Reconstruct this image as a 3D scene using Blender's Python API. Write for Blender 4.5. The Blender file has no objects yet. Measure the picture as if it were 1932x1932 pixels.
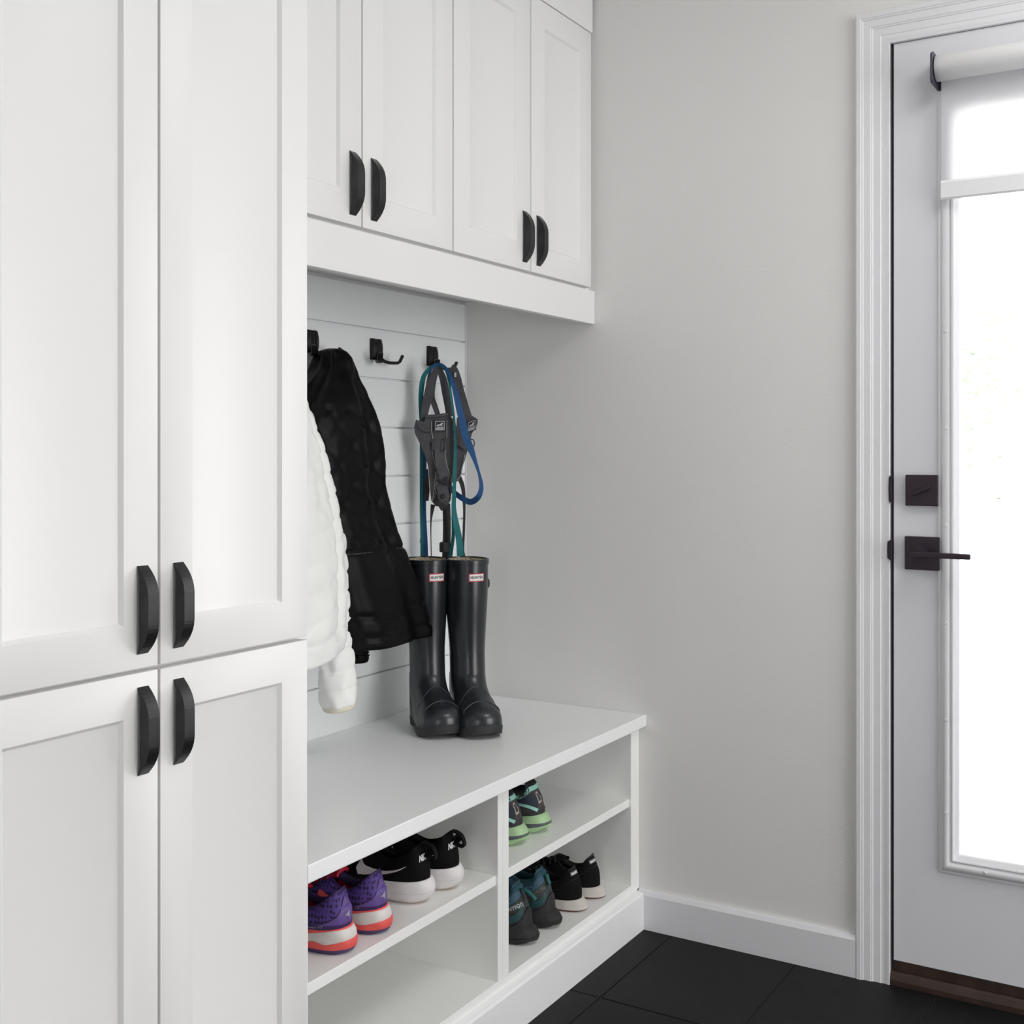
import bpy, bmesh, math, random
from mathutils import Vector, Matrix, noise as mnoise
random.seed(7)
S = bpy.context.scene
COL = S.collection
PI = math.pi
# ------------------------------------------------------------------ camera
F_PX = 2217.18
TH = math.radians(31.374)
CAM_H = 1.17
FW = (math.cos(TH), math.sin(TH)); RT = (math.sin(TH), -math.cos(TH))
cd = bpy.data.cameras.new('camera'); cam = bpy.data.objects.new('camera', cd); COL.objects.link(cam)
cam.location = (0, 0, CAM_H); cam.rotation_euler = (PI/2, 0, TH - PI/2)
cd.sensor_width = 36; cd.lens = 36*F_PX/1932; cd.shift_y = -108/1932; cd.clip_start = .02
S.camera = cam

def pt(px, py, w):
    """measured point of the photograph at distance w along the view axis -> metres in the room"""
    a = (px-966)/F_PX
    return Vector((w*(FW[0]+RT[0]*a), w*(FW[1]+RT[1]*a), CAM_H + w*(858-py)/F_PX))

# ------------------------------------------------------------------ materials
MATS = {}
def M(name, col, rough=.5, metal=0., var=0., vscale=8., bump=0., bscale=60., spec=.5, sheen=0., coat=0., trans=0.):
    if name in MATS: return MATS[name]
    m = bpy.data.materials.new(name); m.use_nodes = True
    nt = m.node_tree; b = nt.nodes['Principled BSDF']
    b.inputs['Base Color'].default_value = (*col, 1)
    b.inputs['Roughness'].default_value = rough
    b.inputs['Metallic'].default_value = metal
    b.inputs['Specular IOR Level'].default_value = spec
    if sheen:
        b.inputs['Sheen Weight'].default_value = sheen; b.inputs['Sheen Roughness'].default_value = .4
    if coat: b.inputs['Coat Weight'].default_value = coat
    tc = nt.nodes.new('ShaderNodeTexCoord')
    if var:
        n = nt.nodes.new('ShaderNodeTexNoise'); n.inputs['Scale'].default_value = vscale; n.inputs['Detail'].default_value = 4
        r = nt.nodes.new('ShaderNodeMapRange'); r.inputs['From Min'].default_value = .3; r.inputs['From Max'].default_value = .7
        r.inputs['To Min'].default_value = 1-var; r.inputs['To Max'].default_value = 1+var
        h = nt.nodes.new('ShaderNodeHueSaturation'); h.inputs['Color'].default_value = (*col, 1)
        nt.links.new(tc.outputs['Object'], n.inputs['Vector']); nt.links.new(n.outputs['Fac'], r.inputs['Value'])
        nt.links.new(r.outputs['Result'], h.inputs['Value']); nt.links.new(h.outputs['Color'], b.inputs['Base Color'])
    if bump:
        n2 = nt.nodes.new('ShaderNodeTexNoise'); n2.inputs['Scale'].default_value = bscale; n2.inputs['Detail'].default_value = 3
        bp = nt.nodes.new('ShaderNodeBump'); bp.inputs['Strength'].default_value = bump; bp.inputs['Distance'].default_value = .002
        nt.links.new(tc.outputs['Object'], n2.inputs['Vector']); nt.links.new(n2.outputs['Fac'], bp.inputs['Height'])
        nt.links.new(bp.outputs['Normal'], b.inputs['Normal'])
    MATS[name] = m
    return m
def two_tone(name, tex, ca, cb, thr=(.45, .55), rough=.7, bump=0.):
    """mix of two colours by a texture node made by tex(nt, coord) -> socket"""
    m = M(name, ca, rough); nt = m.node_tree; b = nt.nodes['Principled BSDF']
    tc = [n for n in nt.nodes if n.type == 'TEX_COORD'][0]
    s = tex(nt, tc.outputs['Object'])
    r = nt.nodes.new('ShaderNodeValToRGB')
    r.color_ramp.elements[0].position = thr[0]; r.color_ramp.elements[1].position = thr[1]
    r.color_ramp.elements[0].color = (*ca, 1); r.color_ramp.elements[1].color = (*cb, 1)
    nt.links.new(s, r.inputs['Fac']); nt.links.new(r.outputs['Color'], b.inputs['Base Color'])
    if bump:
        bp = nt.nodes.new('ShaderNodeBump'); bp.inputs['Strength'].default_value = bump; bp.inputs['Distance'].default_value = .001
        nt.links.new(s, bp.inputs['Height']); nt.links.new(bp.outputs['Normal'], b.inputs['Normal'])
    return m
def vor(scale, feat='F1', stretch=(1, 1, 1)):
    def f(nt, c):
        mp = nt.nodes.new('ShaderNodeMapping'); mp.inputs['Scale'].default_value = stretch
        v = nt.nodes.new('ShaderNodeTexVoronoi'); v.inputs['Scale'].default_value = scale; v.inputs['Randomness'].default_value = .25; v.feature = feat
        nt.links.new(c, mp.inputs['Vector']); nt.links.new(mp.outputs['Vector'], v.inputs['Vector']); return v.outputs['Distance']
    return f
def brick(scale, mortar=.02, bw=.5, rh=.25, rot=(0, 0, 0)):
    def f(nt, c):
        mp = nt.nodes.new('ShaderNodeMapping'); mp.inputs['Rotation'].default_value = rot
        v = nt.nodes.new('ShaderNodeTexBrick'); v.inputs['Scale'].default_value = scale; v.inputs['Mortar Size'].default_value = mortar
        v.inputs['Brick Width'].default_value = bw; v.inputs['Row Height'].default_value = rh
        v.inputs['Color1'].default_value = (0, 0, 0, 1); v.inputs['Color2'].default_value = (0, 0, 0, 1); v.inputs['Mortar'].default_value = (1, 1, 1, 1)
        nt.links.new(c, mp.inputs['Vector']); nt.links.new(mp.outputs['Vector'], v.inputs['Vector']); return v.outputs['Color']
    return f

WALL = M('wall_paint', (.765, .762, .750), .75, var=.012, vscale=1.5, bump=.12, bscale=180)
GREIGE = M('greige_paint', (.74, .735, .72), .75, var=.012, vscale=1.5)
CEIL = M('ceiling_paint', (.84, .84, .83), .85)
TRIM = M('trim_paint', (.76, .76, .785), .4, var=.01, vscale=3, bump=.05, bscale=60)
DOORP = M('door_paint', (.72, .72, .755), .38, var=.012, vscale=2, bump=.04, bscale=90)
CAB = M('cabinet_lacquer', (.77, .77, .767), .38, var=.006, vscale=2, bump=.03, bscale=120)
MELA = M('white_melamine', (.885, .89, .875), .42, var=.01, vscale=3)
BENCH = M('bench_lacquer', (.87, .88, .885), .33, var=.01, vscale=2, bump=.03, bscale=90)
SHIP = M('shiplap_paint', (.86, .875, .885), .5, var=.012, vscale=2, bump=.05, bscale=70)
PULL = M('dark_bronze', (.050, .049, .051), .34, .85, var=.2, vscale=30)
HOOKM = M('black_hook_metal', (.012, .012, .012), .38, .5)
LOCKM = M('matte_black_hardware', (.044, .032, .044), .42, .55)  # black lifted towards purple: lens veil put into the colour
RUBBER = M('dark_weatherstrip', (.02, .018, .02), .7)
WOODD = M('dark_sill_wood', (.035, .018, .013), .5, var=.3, vscale=25)

# floor tiles
def floor_mat():
    m = M('slate_tile', (.011, .011, .012), .55, spec=.22); nt = m.node_tree; b = nt.nodes['Principled BSDF']
    tc = [n for n in nt.nodes if n.type == 'TEX_COORD'][0]
    n = nt.nodes.new('ShaderNodeTexNoise'); n.inputs['Scale'].default_value = 5; n.inputs['Detail'].default_value = 9; n.inputs['Roughness'].default_value = .65
    r = nt.nodes.new('ShaderNodeValToRGB')
    r.color_ramp.elements[0].position = .3; r.color_ramp.elements[0].color = (.0042, .0040, .0043, 1)
    r.color_ramp.elements[1].position = .75; r.color_ramp.elements[1].color = (.0095, .0091, .0095, 1)
    n2 = nt.nodes.new('ShaderNodeTexNoise'); n2.inputs['Scale'].default_value = 220; n2.inputs['Detail'].default_value = 4
    bp = nt.nodes.new('ShaderNodeBump'); bp.inputs['Strength'].default_value = .35; bp.inputs['Distance'].default_value = .002
    nt.links.new(tc.outputs['Object'], n.inputs['Vector']); nt.links.new(tc.outputs['Object'], n2.inputs['Vector'])
    nt.links.new(n.outputs['Fac'], r.inputs['Fac']); nt.links.new(r.outputs['Color'], b.inputs['Base Color'])
    nt.links.new(n2.outputs['Fac'], bp.inputs['Height']); nt.links.new(bp.outputs['Normal'], b.inputs['Normal'])
    return m
TILE = floor_mat()
GROUT = M('dark_grout', (.006, .006, .0065), .8)

# ------------------------------------------------------------------ mesh helpers
class MB:
    def __init__(self): self.v = []; self.f = []
    def add(self, vs, fs):
        o = len(self.v); self.v += [tuple(p) for p in vs]; self.f += [[i+o for i in f] for f in fs]; return self
    def box(self, x0, x1, y0, y1, z0, z1):
        return self.add([(x0, y0, z0), (x1, y0, z0), (x1, y1, z0), (x0, y1, z0), (x0, y0, z1), (x1, y0, z1), (x1, y1, z1), (x0, y1, z1)],
                        [[0, 3, 2, 1], [4, 5, 6, 7], [0, 1, 5, 4], [1, 2, 6, 5], [2, 3, 7, 6], [3, 0, 4, 7]])
    def prism(self, poly, axis, a0, a1):
        """extrude a 2D polygon along an axis; poly coordinates are the two other axes in x,y,z order"""
        n = len(poly); vs = []
        for a in (a0, a1):
            for p, q in poly:
                vs.append({'x': (a, p, q), 'y': (p, a, q), 'z': (p, q, a)}[axis])
        fs = [list(range(n))[::-1], [n+i for i in range(n)]] + [[i, (i+1) % n, n+(i+1) % n, n+i] for i in range(n)]
        return self.add(vs, fs)
    def rings(self, rs, closed=True, cap0=False, cap1=False):
        n = len(rs[0]); vs = [p for r in rs for p in r]; fs = []
        for k in range(len(rs)-1):
            for i in range(n if closed else n-1):
                j = (i+1) % n
                fs.append([k*n+i, k*n+j, (k+1)*n+j, (k+1)*n+i])
        if cap0: fs.append(list(range(n))[::-1])
        if cap1: fs.append([(len(rs)-1)*n+i for i in range(n)])
        return self.add(vs, fs)
    def tube(self, pts, r, seg=10, cap=True):
        pts = [Vector(p) for p in pts]; rs = []; up = None
        for i, p in enumerate(pts):
            t = (pts[min(i+1, len(pts)-1)] - pts[max(i-1, 0)]).normalized()
            if up is None: up = t.orthogonal().normalized()
            up = (up - t*up.dot(t)).normalized(); s = t.cross(up)
            rr = r[i] if isinstance(r, (list, tuple)) else r
            rs.append([p + (up*math.cos(2*PI*k/seg) + s*math.sin(2*PI*k/seg))*rr for k in range(seg)])
        return self.rings(rs, True, cap, cap)
    def ribbon(self, pts, width, thick, normals=None, sub=8):
        P = crom([Vector(p) for p in pts], sub); n = len(P)
        if normals is None: normals = [Vector((-.8, -.6, 0))]
        rs = []
        for i, p in enumerate(P):
            u = i/(n-1); t = (P[min(i+1, n-1)] - P[max(i-1, 0)]).normalized()
            k = u*(len(normals)-1); a = int(min(k, len(normals)-2)) if len(normals) > 1 else 0
            nn = Vector(normals[a]) if len(normals) == 1 else Vector(normals[a]).lerp(Vector(normals[a+1]), k-a)
            s = t.cross(nn).normalized(); nn = s.cross(t).normalized()
            w = width if not isinstance(width, (list, tuple)) else lin(width, u)
            rs.append([p - s*w/2 - nn*thick/2, p + s*w/2 - nn*thick/2, p + s*w/2 + nn*thick/2, p - s*w/2 + nn*thick/2])
        return self.rings(rs, True, True, True)
    def build(self, name, mat, parent=None, bevel=0., smooth=False, angle=None, subsurf=0, local=False):
        me = bpy.data.meshes.new(name); off = Vector((0, 0, 0))
        if parent is not None and not local:
            q = parent
            while q is not None: off += q.location; q = q.parent
        me.from_pydata([tuple(Vector(p)-off) for p in self.v], [], self.f)
        bm = bmesh.new(); bm.from_mesh(me); bmesh.ops.remove_doubles(bm, verts=bm.verts, dist=1e-6)
        bmesh.ops.recalc_face_normals(bm, faces=bm.faces); bm.to_mesh(me); bm.free()
        me.materials.append(mat)
        if smooth or angle:
            for p in me.polygons: p.use_smooth = True
            if angle: me.set_sharp_from_angle(angle=math.radians(angle))
        o = bpy.data.objects.new(name, me); COL.objects.link(o)
        if parent is not None: o.parent = parent
        if bevel:
            b = o.modifiers.new('bevel', 'BEVEL'); b.width = bevel; b.segments = 2; b.limit_method = 'ANGLE'; b.angle_limit = math.radians(35)
        if subsurf:
            b = o.modifiers.new('sub', 'SUBSURF'); b.levels = subsurf; b.render_levels = subsurf
        return o
def crom(P, sub):
    out = []
    for i in range(len(P)-1):
        a, b, c, d = P[max(i-1, 0)], P[i], P[i+1], P[min(i+2, len(P)-1)]
        for k in range(sub):
            t = k/sub
            out.append(.5*((2*b)+(c-a)*t+(2*a-5*b+4*c-d)*t*t+(3*b-a-3*c+d)*t**3))
    out.append(P[-1]); return out
def lin(v, u):
    k = u*(len(v)-1); i = min(int(k), len(v)-2); return v[i]+(v[i+1]-v[i])*(k-i)
def kp(keys):
    """smooth interpolation through (x, y) keys"""
    xs = [k[0] for k in keys]; ys = [k[1] for k in keys]; n = len(xs)
    d = [(ys[i+1]-ys[i])/(xs[i+1]-xs[i]) for i in range(n-1)]
    m = [d[0]]+[(0 if d[i-1]*d[i] <= 0 else 2*d[i-1]*d[i]/(d[i-1]+d[i])) for i in range(1, n-1)]+[d[-1]]
    def f(x):
        if x <= xs[0]: return ys[0]
        if x >= xs[-1]: return ys[-1]
        i = 0
        while x > xs[i+1]: i += 1
        h = xs[i+1]-xs[i]; t = (x-xs[i])/h
        return (2*t**3-3*t*t+1)*ys[i]+(t**3-2*t*t+t)*h*m[i]+(-2*t**3+3*t*t)*ys[i+1]+(t**3-t*t)*h*m[i+1]
    return f
def thing(name, label, cat, loc=(0, 0, 0), group=None, rz=0.):
    o = bpy.data.objects.new(name, None); COL.objects.link(o); o.empty_display_size = .05
    o.location = loc; o.rotation_euler = (0, 0, rz); return tag(o, label, cat, group)
def tag(o, label, cat, group=None):
    o['label'] = label; o['category'] = cat
    if group: o['group'] = group
    return o
def struct(o): o['kind'] = 'structure'; return o
def text_mesh(body, size, shear=0., bold=0., space=1.):
    c = bpy.data.curves.new('t', 'FONT'); c.body = body; c.size = size; c.shear = shear; c.offset = bold; c.space_character = space
    c.align_x = 'CENTER'; c.align_y = 'CENTER'
    o = bpy.data.objects.new('t', c); COL.objects.link(o)
    me = o.evaluated_get(bpy.context.evaluated_depsgraph_get()).to_mesh()
    vs = [(v.co.x, v.co.y) for v in me.vertices]; fs = [list(p.vertices) for p in me.polygons]
    o.to_mesh_clear(); bpy.data.objects.remove(o); bpy.data.curves.remove(c)
    return vs, fs
def poly_mesh(poly): return list(poly), [list(range(len(poly)))]
def decal(name, vf, fn, mat, parent, off=.0006, res=.004, local=True):
    """lay a flat 2D shape (metres) on a surface fn(a, b) -> (point, normal); a thin raised skin"""
    vs, fs = vf
    bm = bmesh.new(); bv = [bm.verts.new((a, b, 0)) for a, b in vs]
    for f in fs:
        try: bm.faces.new([bv[i] for i in f])
        except ValueError: pass
    bmesh.ops.triangulate(bm, faces=bm.faces)
    for _ in range(7):
        es = [e for e in bm.edges if e.calc_length() > res]
        if not es or len(bm.faces) > 4000: break
        bmesh.ops.subdivide_edges(bm, edges=es, cuts=1); bmesh.ops.triangulate(bm, faces=bm.faces)
    for v in bm.verts:
        p, n = fn(v.co.x, v.co.y); v.co = Vector(p)+Vector(n)*off
    me = bpy.data.meshes.new(name); bm.to_mesh(me); bm.free(); me.materials.append(mat)
    for p in me.polygons: p.use_smooth = True
    o = bpy.data.objects.new(name, me); COL.objects.link(o); o.parent = parent
    return o

# ------------------------------------------------------------------ dimensions (metres)
XW = 2.6562          # far wall with the door
YS = 1.766           # shiplap face
YT = 1.23            # tall cabinet fronts
YU = 1.374           # wall cabinet fronts
XL, YO, ZC = -1.75, -2.40, 2.47   # left wall, opposite wall, ceiling
DY0, DY1 = .632, -.282            # door slab edges
XT = 1.4025          # right side of tall cabinet

# ------------------------------------------------------------------ room
def room():
    # tiled floor: grout slab and bevelled tiles in one mesh
    o = MB().box(XL-.1, XW+.12, YO-.1, YS+.1, -.06, -.0016).build('floor', GROUT); struct(o)
    tl = MB(); gx, gy = .61, .309; g = .0016
    ys = [1.156+.309*k for k in range(2, -13, -1)]
    xs = [2.2605+.61*k for k in range(1, -8, -1)]
    for a in xs:
        for b in ys:
            x0, x1, y0, y1 = max(a-gx+g, XL), min(a-g, XW+.02), max(b-gy+g, YO), min(b-g, YS)
            if x1-x0 < .01 or y1-y0 < .01: continue
            h = .0006*random.random()
            tl.add([(x0, y0, -.0015), (x1, y0, -.0015), (x1, y1, -.0015), (x0, y1, -.0015), (x0+.001, y0+.001, h), (x1-.001, y0+.001, h), (x1-.001, y1-.001, h), (x0+.001, y1-.001, h)],
                   [[4, 5, 6, 7], [0, 1, 5, 4], [1, 2, 6, 5], [2, 3, 7, 6], [3, 0, 4, 7]])
    t = tl.build('tile', TILE, o)
    struct(MB().box(XL-.1, XW+.12, YO-.1, YS+.1, ZC, ZC+.1).build('ceiling', CEIL))
    # far wall with door opening
    w = MB()
    w.box(XW, XW+.12, .645, YS+.12, 0, ZC).box(XW, XW+.12, YO-.1, -.295, 0, ZC).box(XW, XW+.12, -.295, .645, 2.09, ZC)
    struct(w.build('wall_right', WALL))
    # back wall: plain behind the cabinets, shiplap boards with nickel gaps in the niche
    w = MB(); w.box(XL-.1, XW+.12, YS+.014, YS+.12, 0, ZC)
    struct(w.build('wall_back', WALL))
    zs = [.4003, .5198] + [.6400+.11925*k for k in range(1, 8)]
    zs = [.402, .5200, .6400, .7595, .8790, .9980, 1.1178, 1.2368, 1.3553, 1.4747, 1.5780]
    s = MB()
    for a, b in zip(zs[:-1], zs[1:]):
        s.box(XT, XW-.0045, YS, YS+.013, a+.0021, b-.0021)
    s.box(XT, XW-.006, YS+.0115, YS+.0139, zs[0], zs[-1])
    o = s.build('wall_niche', SHIP, bevel=.001); struct(o)
    # corner bead between the boards and the side wall
    struct(MB().box(XW-.0045, XW, YS-.002, YS+.013, .53, 1.585).build('trim_3', TRIM))
    # left wall behind the camera and opposite wall, each with a window
    w = MB(); y0, y1, z0, z1 = WIN2; w.box(XL-.12, XL, YO-.1, y0, 0, ZC).box(XL-.12, XL, y1, YS+.1, 0, ZC).box(XL-.12, XL, y0, y1, 0, z0).box(XL-.12, XL, y0, y1, z1, ZC)
    struct(w.build('wall_left', GREIGE))
    x0, x1, z0, z1 = WIN1
    w = MB(); w.box(XL-.1, x0, YO-.12, YO, 0, ZC).box(x1, XW+.12, YO-.12, YO, 0, ZC).box(x0, x1, YO-.12, YO, 0, z0).box(x0, x1, YO-.12, YO, z1, ZC)
    struct(w.build('wall_front', GREIGE))
WIN2 = (-.70, .10, .50, 1.7)
WIN1 = (.60, 2.40, .03, 2.30)
room()

def glass_mat():
    m = bpy.data.materials.new('thin_glass'); m.use_nodes = True; nt = m.node_tree
    for n in list(nt.nodes):
        if n.type != 'OUTPUT_MATERIAL': nt.nodes.remove(n)
    out = nt.nodes['Material Output']
    t = nt.nodes.new('ShaderNodeBsdfTransparent'); t.inputs['Color'].default_value = (.972, .972, .972, 1)
    g = nt.nodes.new('ShaderNodeBsdfGlossy'); g.inputs['Roughness'].default_value = .02
    fr = nt.nodes.new('ShaderNodeFresnel'); fr.inputs['IOR'].default_value = 1.45
    mx = nt.nodes.new('ShaderNodeMixShader')
    nt.links.new(fr.outputs[0], mx.inputs[0]); nt.links.new(t.outputs[0], mx.inputs[1]); nt.links.new(g.outputs[0], mx.inputs[2])
    nt.links.new(mx.outputs[0], out.inputs['Surface']); return m
GLASS = glass_mat()

def windows():
    x0, x1, z0, z1 = WIN1
    f = MB()
    for a, b, c, d in ((x0, x0+.05, z0, z1), (x1-.05, x1, z0, z1), (x0+.05, x1-.05, z0, z0+.05), (x0+.05, x1-.05, z1-.05, z1), ((x0+x1)/2-.03, (x0+x1)/2+.03, z0+.05, z1-.05)):
        f.box(a, b, YO-.09, YO-.04, c, d)
    o = f.build('window_1', TRIM, bevel=.003); struct(o)
    MB().box(x0+.05, x1-.05, YO-.068, YO-.064, z0+.05, z1-.05).build('window_pane', GLASS, o)
    f = MB()
    y0, y1, z0, z1 = WIN2
    for a, b, c, d in ((y0, y0+.05, z0, z1), (y1-.05, y1, z0, z1), (y0+.05, y1-.05, z0, z0+.05), (y0+.05, y1-.05, z1-.05, z1)):
        f.box(XL-.09, XL-.04, a, b, c, d)
    o = f.build('window_2', TRIM, bevel=.003); struct(o)
    MB().box(XL-.068, XL-.064, y0+.05, y1-.05, z0+.05, z1-.05).build('window_pane', GLASS, o)
windows()

# ------------------------------------------------------------------ baseboard, casing, sill
def baseboard():
    h = .0945
    o = MB().prism([(XW-.0155, 0), (XW-.0155, h-.010), (XW-.009, h), (XW+.001, h), (XW+.001, 0)], 'y', .712, YT+.018)
    # prism on y wants (x,z)
    struct(o.build('baseboard_right', TRIM, bevel=.0008))
    o = MB().prism([(XW-.0155, 0), (XW-.0155, h-.010), (XW-.009, h), (XW+.001, h), (XW+.001, 0)], 'y', YO, -.364)
    struct(o.build('baseboard_door', TRIM, bevel=.0008))
baseboard()

def sweep(profile, path, closed=False):
    """profile: list of (offset, depth towards the room -x); path: corners in (y,z) with inward mitre directions"""
    rs = []
    for (y, z), (dy, dz) in path:
        rs.append([(XW-d, y+dy*o, z+dz*o) for o, d in profile])
    return rs
def casing():
    prof = [(0, -.002), (0, .0135), (.0035, .0165), (.012, .0165), (.0135, .0150), (.0165, .0152), (.0180, .0128), (.0330, .0128), (.0345, .0112), (.0370, .0112), (.0385, .0090), (.054, .0090),
            (.0555, .0078), (.0590, .0074), (.064, .0074), (.0665, .0085), (.0730, .0085), (.0740, .0075), (.0740, -.002)]
    yo, zo, yr = .7125, 2.1525, -.3625
    path = [((yo, 0), (-1, 0)), ((yo, zo), (-1, -1)), ((yr, zo), (1, -1)), ((yr, 0), (1, 0))]
    m = MB(); m.rings(sweep(prof, path), closed=True, cap0=True, cap1=True)
    o = m.build('trim_1', TRIM, angle=25); struct(o)
    # jamb inside the opening, dark weather strip and latch plates
    j = MB().box(XW-.001, XW+.12, .6385, .646, 0, 2.091).box(XW-.001, XW+.12, -.296, -.2885, 0, 2.091).box(XW-.001, XW+.12, -.2885, .6385, 2.083, 2.091)
    j.build('jamb', TRIM, o)
    w = MB().box(XW+.006, XW+.05, .6325, .6385, .03, 2.083).box(XW+.006, XW+.05, -.2885, -.2825, .03, 2.083).box(XW+.006, XW+.05, -.2825, .6325, 2.0785, 2.083)
    w.build('weather_strip', RUBBER, o)
    for z0, z1, e in ((1.062, 1.126, .0), (.936, .984, .003)):
        p = MB().prism([(.6335, z0), (.6335, z1), (.640+e, z1-.006), (.6405+e, (z0+z1)/2), (.640+e, z0+.006)], 'x', XW-.0112, XW-.0075)
        p.build('strike_plate', LOCKM, o)
    s = MB()
    s.prism([(XW-.008, 0), (XW-.008, .012), (XW-.003, .026), (XW+.004, .030), (XW+.10, .040), (XW+.12, .040), (XW+.12, 0)], 'y', -.288, .6385)
    s.box(XW+.002, XW+.05, -.283, .632, .0301, .052)
    struct(s.build('trim_2', WOODD, bevel=.001))
casing()

# ------------------------------------------------------------------ exterior door
LY0, LY1, LZ0, LZ1 = .5365, -.1865, .2676, 1.9450      # outer edge of the moulding round the glass
def ext_door():
    gi = .040
    gy0, gy1, gz0, gz1 = LY0-gi, LY1+gi, LZ0+gi-.008, LZ1-gi
    m = MB(); x0, x1 = XW, XW+.045
    def fr(ya, yb, za, zb_, x): return [(x, ya, za), (x, yb, za), (x, yb, zb_), (x, ya, zb_)]
    e = .0012
    m.rings([fr(gy0, gy1, gz0, gz1, x1), fr(DY0, DY1, .0535, 2.0777, x1), fr(DY0, DY1, .0535, 2.0777, x0+e), fr(DY0-e, DY1+e, .0535+e, 2.0777-e, x0), fr(gy0, gy1, gz0, gz1, x0), fr(gy0, gy1, gz0, gz1, x1)])
    d = m.build('door_1', DOORP); struct(d)
    prof = [(0, -.001), (0, .0035), (.003, .0048), (.0055, .0048), (.008, .0085), (.0125, .0118), (.0175, .0125), (.0215, .0108), (.0240, .0078), (.0265, .0070), (.0275, .0095), (.0300, .0105), (.0325, .0095), (.0340, .0040), (.0395, .0005), (.0420, -.004), (.0420, -.012)]
    path = [((LY0, LZ0), (-1, 1)), ((LY0, LZ1), (-1, -1)), ((LY1, LZ1), (1, -1)), ((LY1, LZ0), (1, 1)), ((LY0, LZ0), (-1, 1))]
    m = MB(); m.rings(sweep(prof, path), closed=False)
    f = m.build('glass_frame', TRIM, d, angle=40)
    for y in (LY0-.0175, LY1+.0175):
        for z in (1.437, 1.228, 1.0185, .808, .600, .400):
            q = MB(); r = .0042
            q.rings([[(XW-.0115, y+r*math.cos(a), z+r*math.sin(a)) for a in [2*PI*k/14 for k in range(14)]], [(XW-.0132, y+r*.85*math.cos(a), z+r*.85*math.sin(a)) for a in [2*PI*k/14 for k in range(14)]], [(XW-.0128, y+r*.5*math.cos(a), z+r*.5*math.sin(a)) for a in [2*PI*k/14 for k in range(14)]]], cap1=True)
            q.build('screw_plug', TRIM, f, smooth=True)
    q = MB(); r = .0042
    q.rings([[(XW-.0115, .440+r*math.cos(a), LZ0+.0175+r*math.sin(a)) for a in [2*PI*k/14 for k in range(14)]], [(XW-.0132, .440+r*.85*math.cos(a), LZ0+.0175+r*.85*math.sin(a)) for a in [2*PI*k/14 for k in range(14)]]], cap1=True)
    q.build('screw_plug', TRIM, f, smooth=True)
    MB().box(XW+.018, XW+.024, gy1-.002, gy0+.002, gz0-.002, gz1+.002).build('door_glass', GLASS, d)
    # deadbolt
    def rosette(yc, zc, h, dep, name):
        m = MB(); m.box(XW-dep, XW+.001, yc-h, yc+h, zc-h, zc+h)
        return m.build(name, LOCKM, d, bevel=.0015)
    yc, zc = .5705, 1.0925
    b = rosette(yc, zc, .0338, .012, 'deadbolt')
    t = MB(); ang = math.radians(24); L, w = .0200, .0045
    for s0, s1, dd in ((-1, 1, 0),):
        c = []
        for a, q in ((-L, -w), (L, -w), (L, w), (-L, w)):
            c.append((yc-.001-(a*math.cos(ang)-q*math.sin(ang)), zc+(a*math.sin(ang)+q*math.cos(ang))))
        t.prism(c, 'x', XW-.020, XW-.012)
    t.build('thumb_turn', LOCKM, b, bevel=.002)
    t = MB(); t.rings([[(XW-.0121, .587+r*math.cos(a), 1.0965+r*math.sin(a)) for a in [2*PI*k/12 for k in range(12)]] for r in (.0028, .0016)])
    t.build('screw', PULL, b)
    # lever
    yc, zc = .5695, .9555
    b = rosette(yc, zc, .0362, .0125, 'door_lever')
    t = MB(); t.rings([[(x, yc+.0145*math.cos(a), zc+.003+.0145*math.sin(a)) for a in [2*PI*k/24 for k in range(24)]] for x in (XW-.0125, XW-.045)], cap1=True)
    t.build('lever_neck', LOCKM, b, angle=40)
    t = MB(); t.box(XW-.060, XW-.044, yc-.108, yc+.0155, zc-.0055, zc+.0060)
    t.build('lever_bar', LOCKM, b, bevel=.002)
ext_door()

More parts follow.
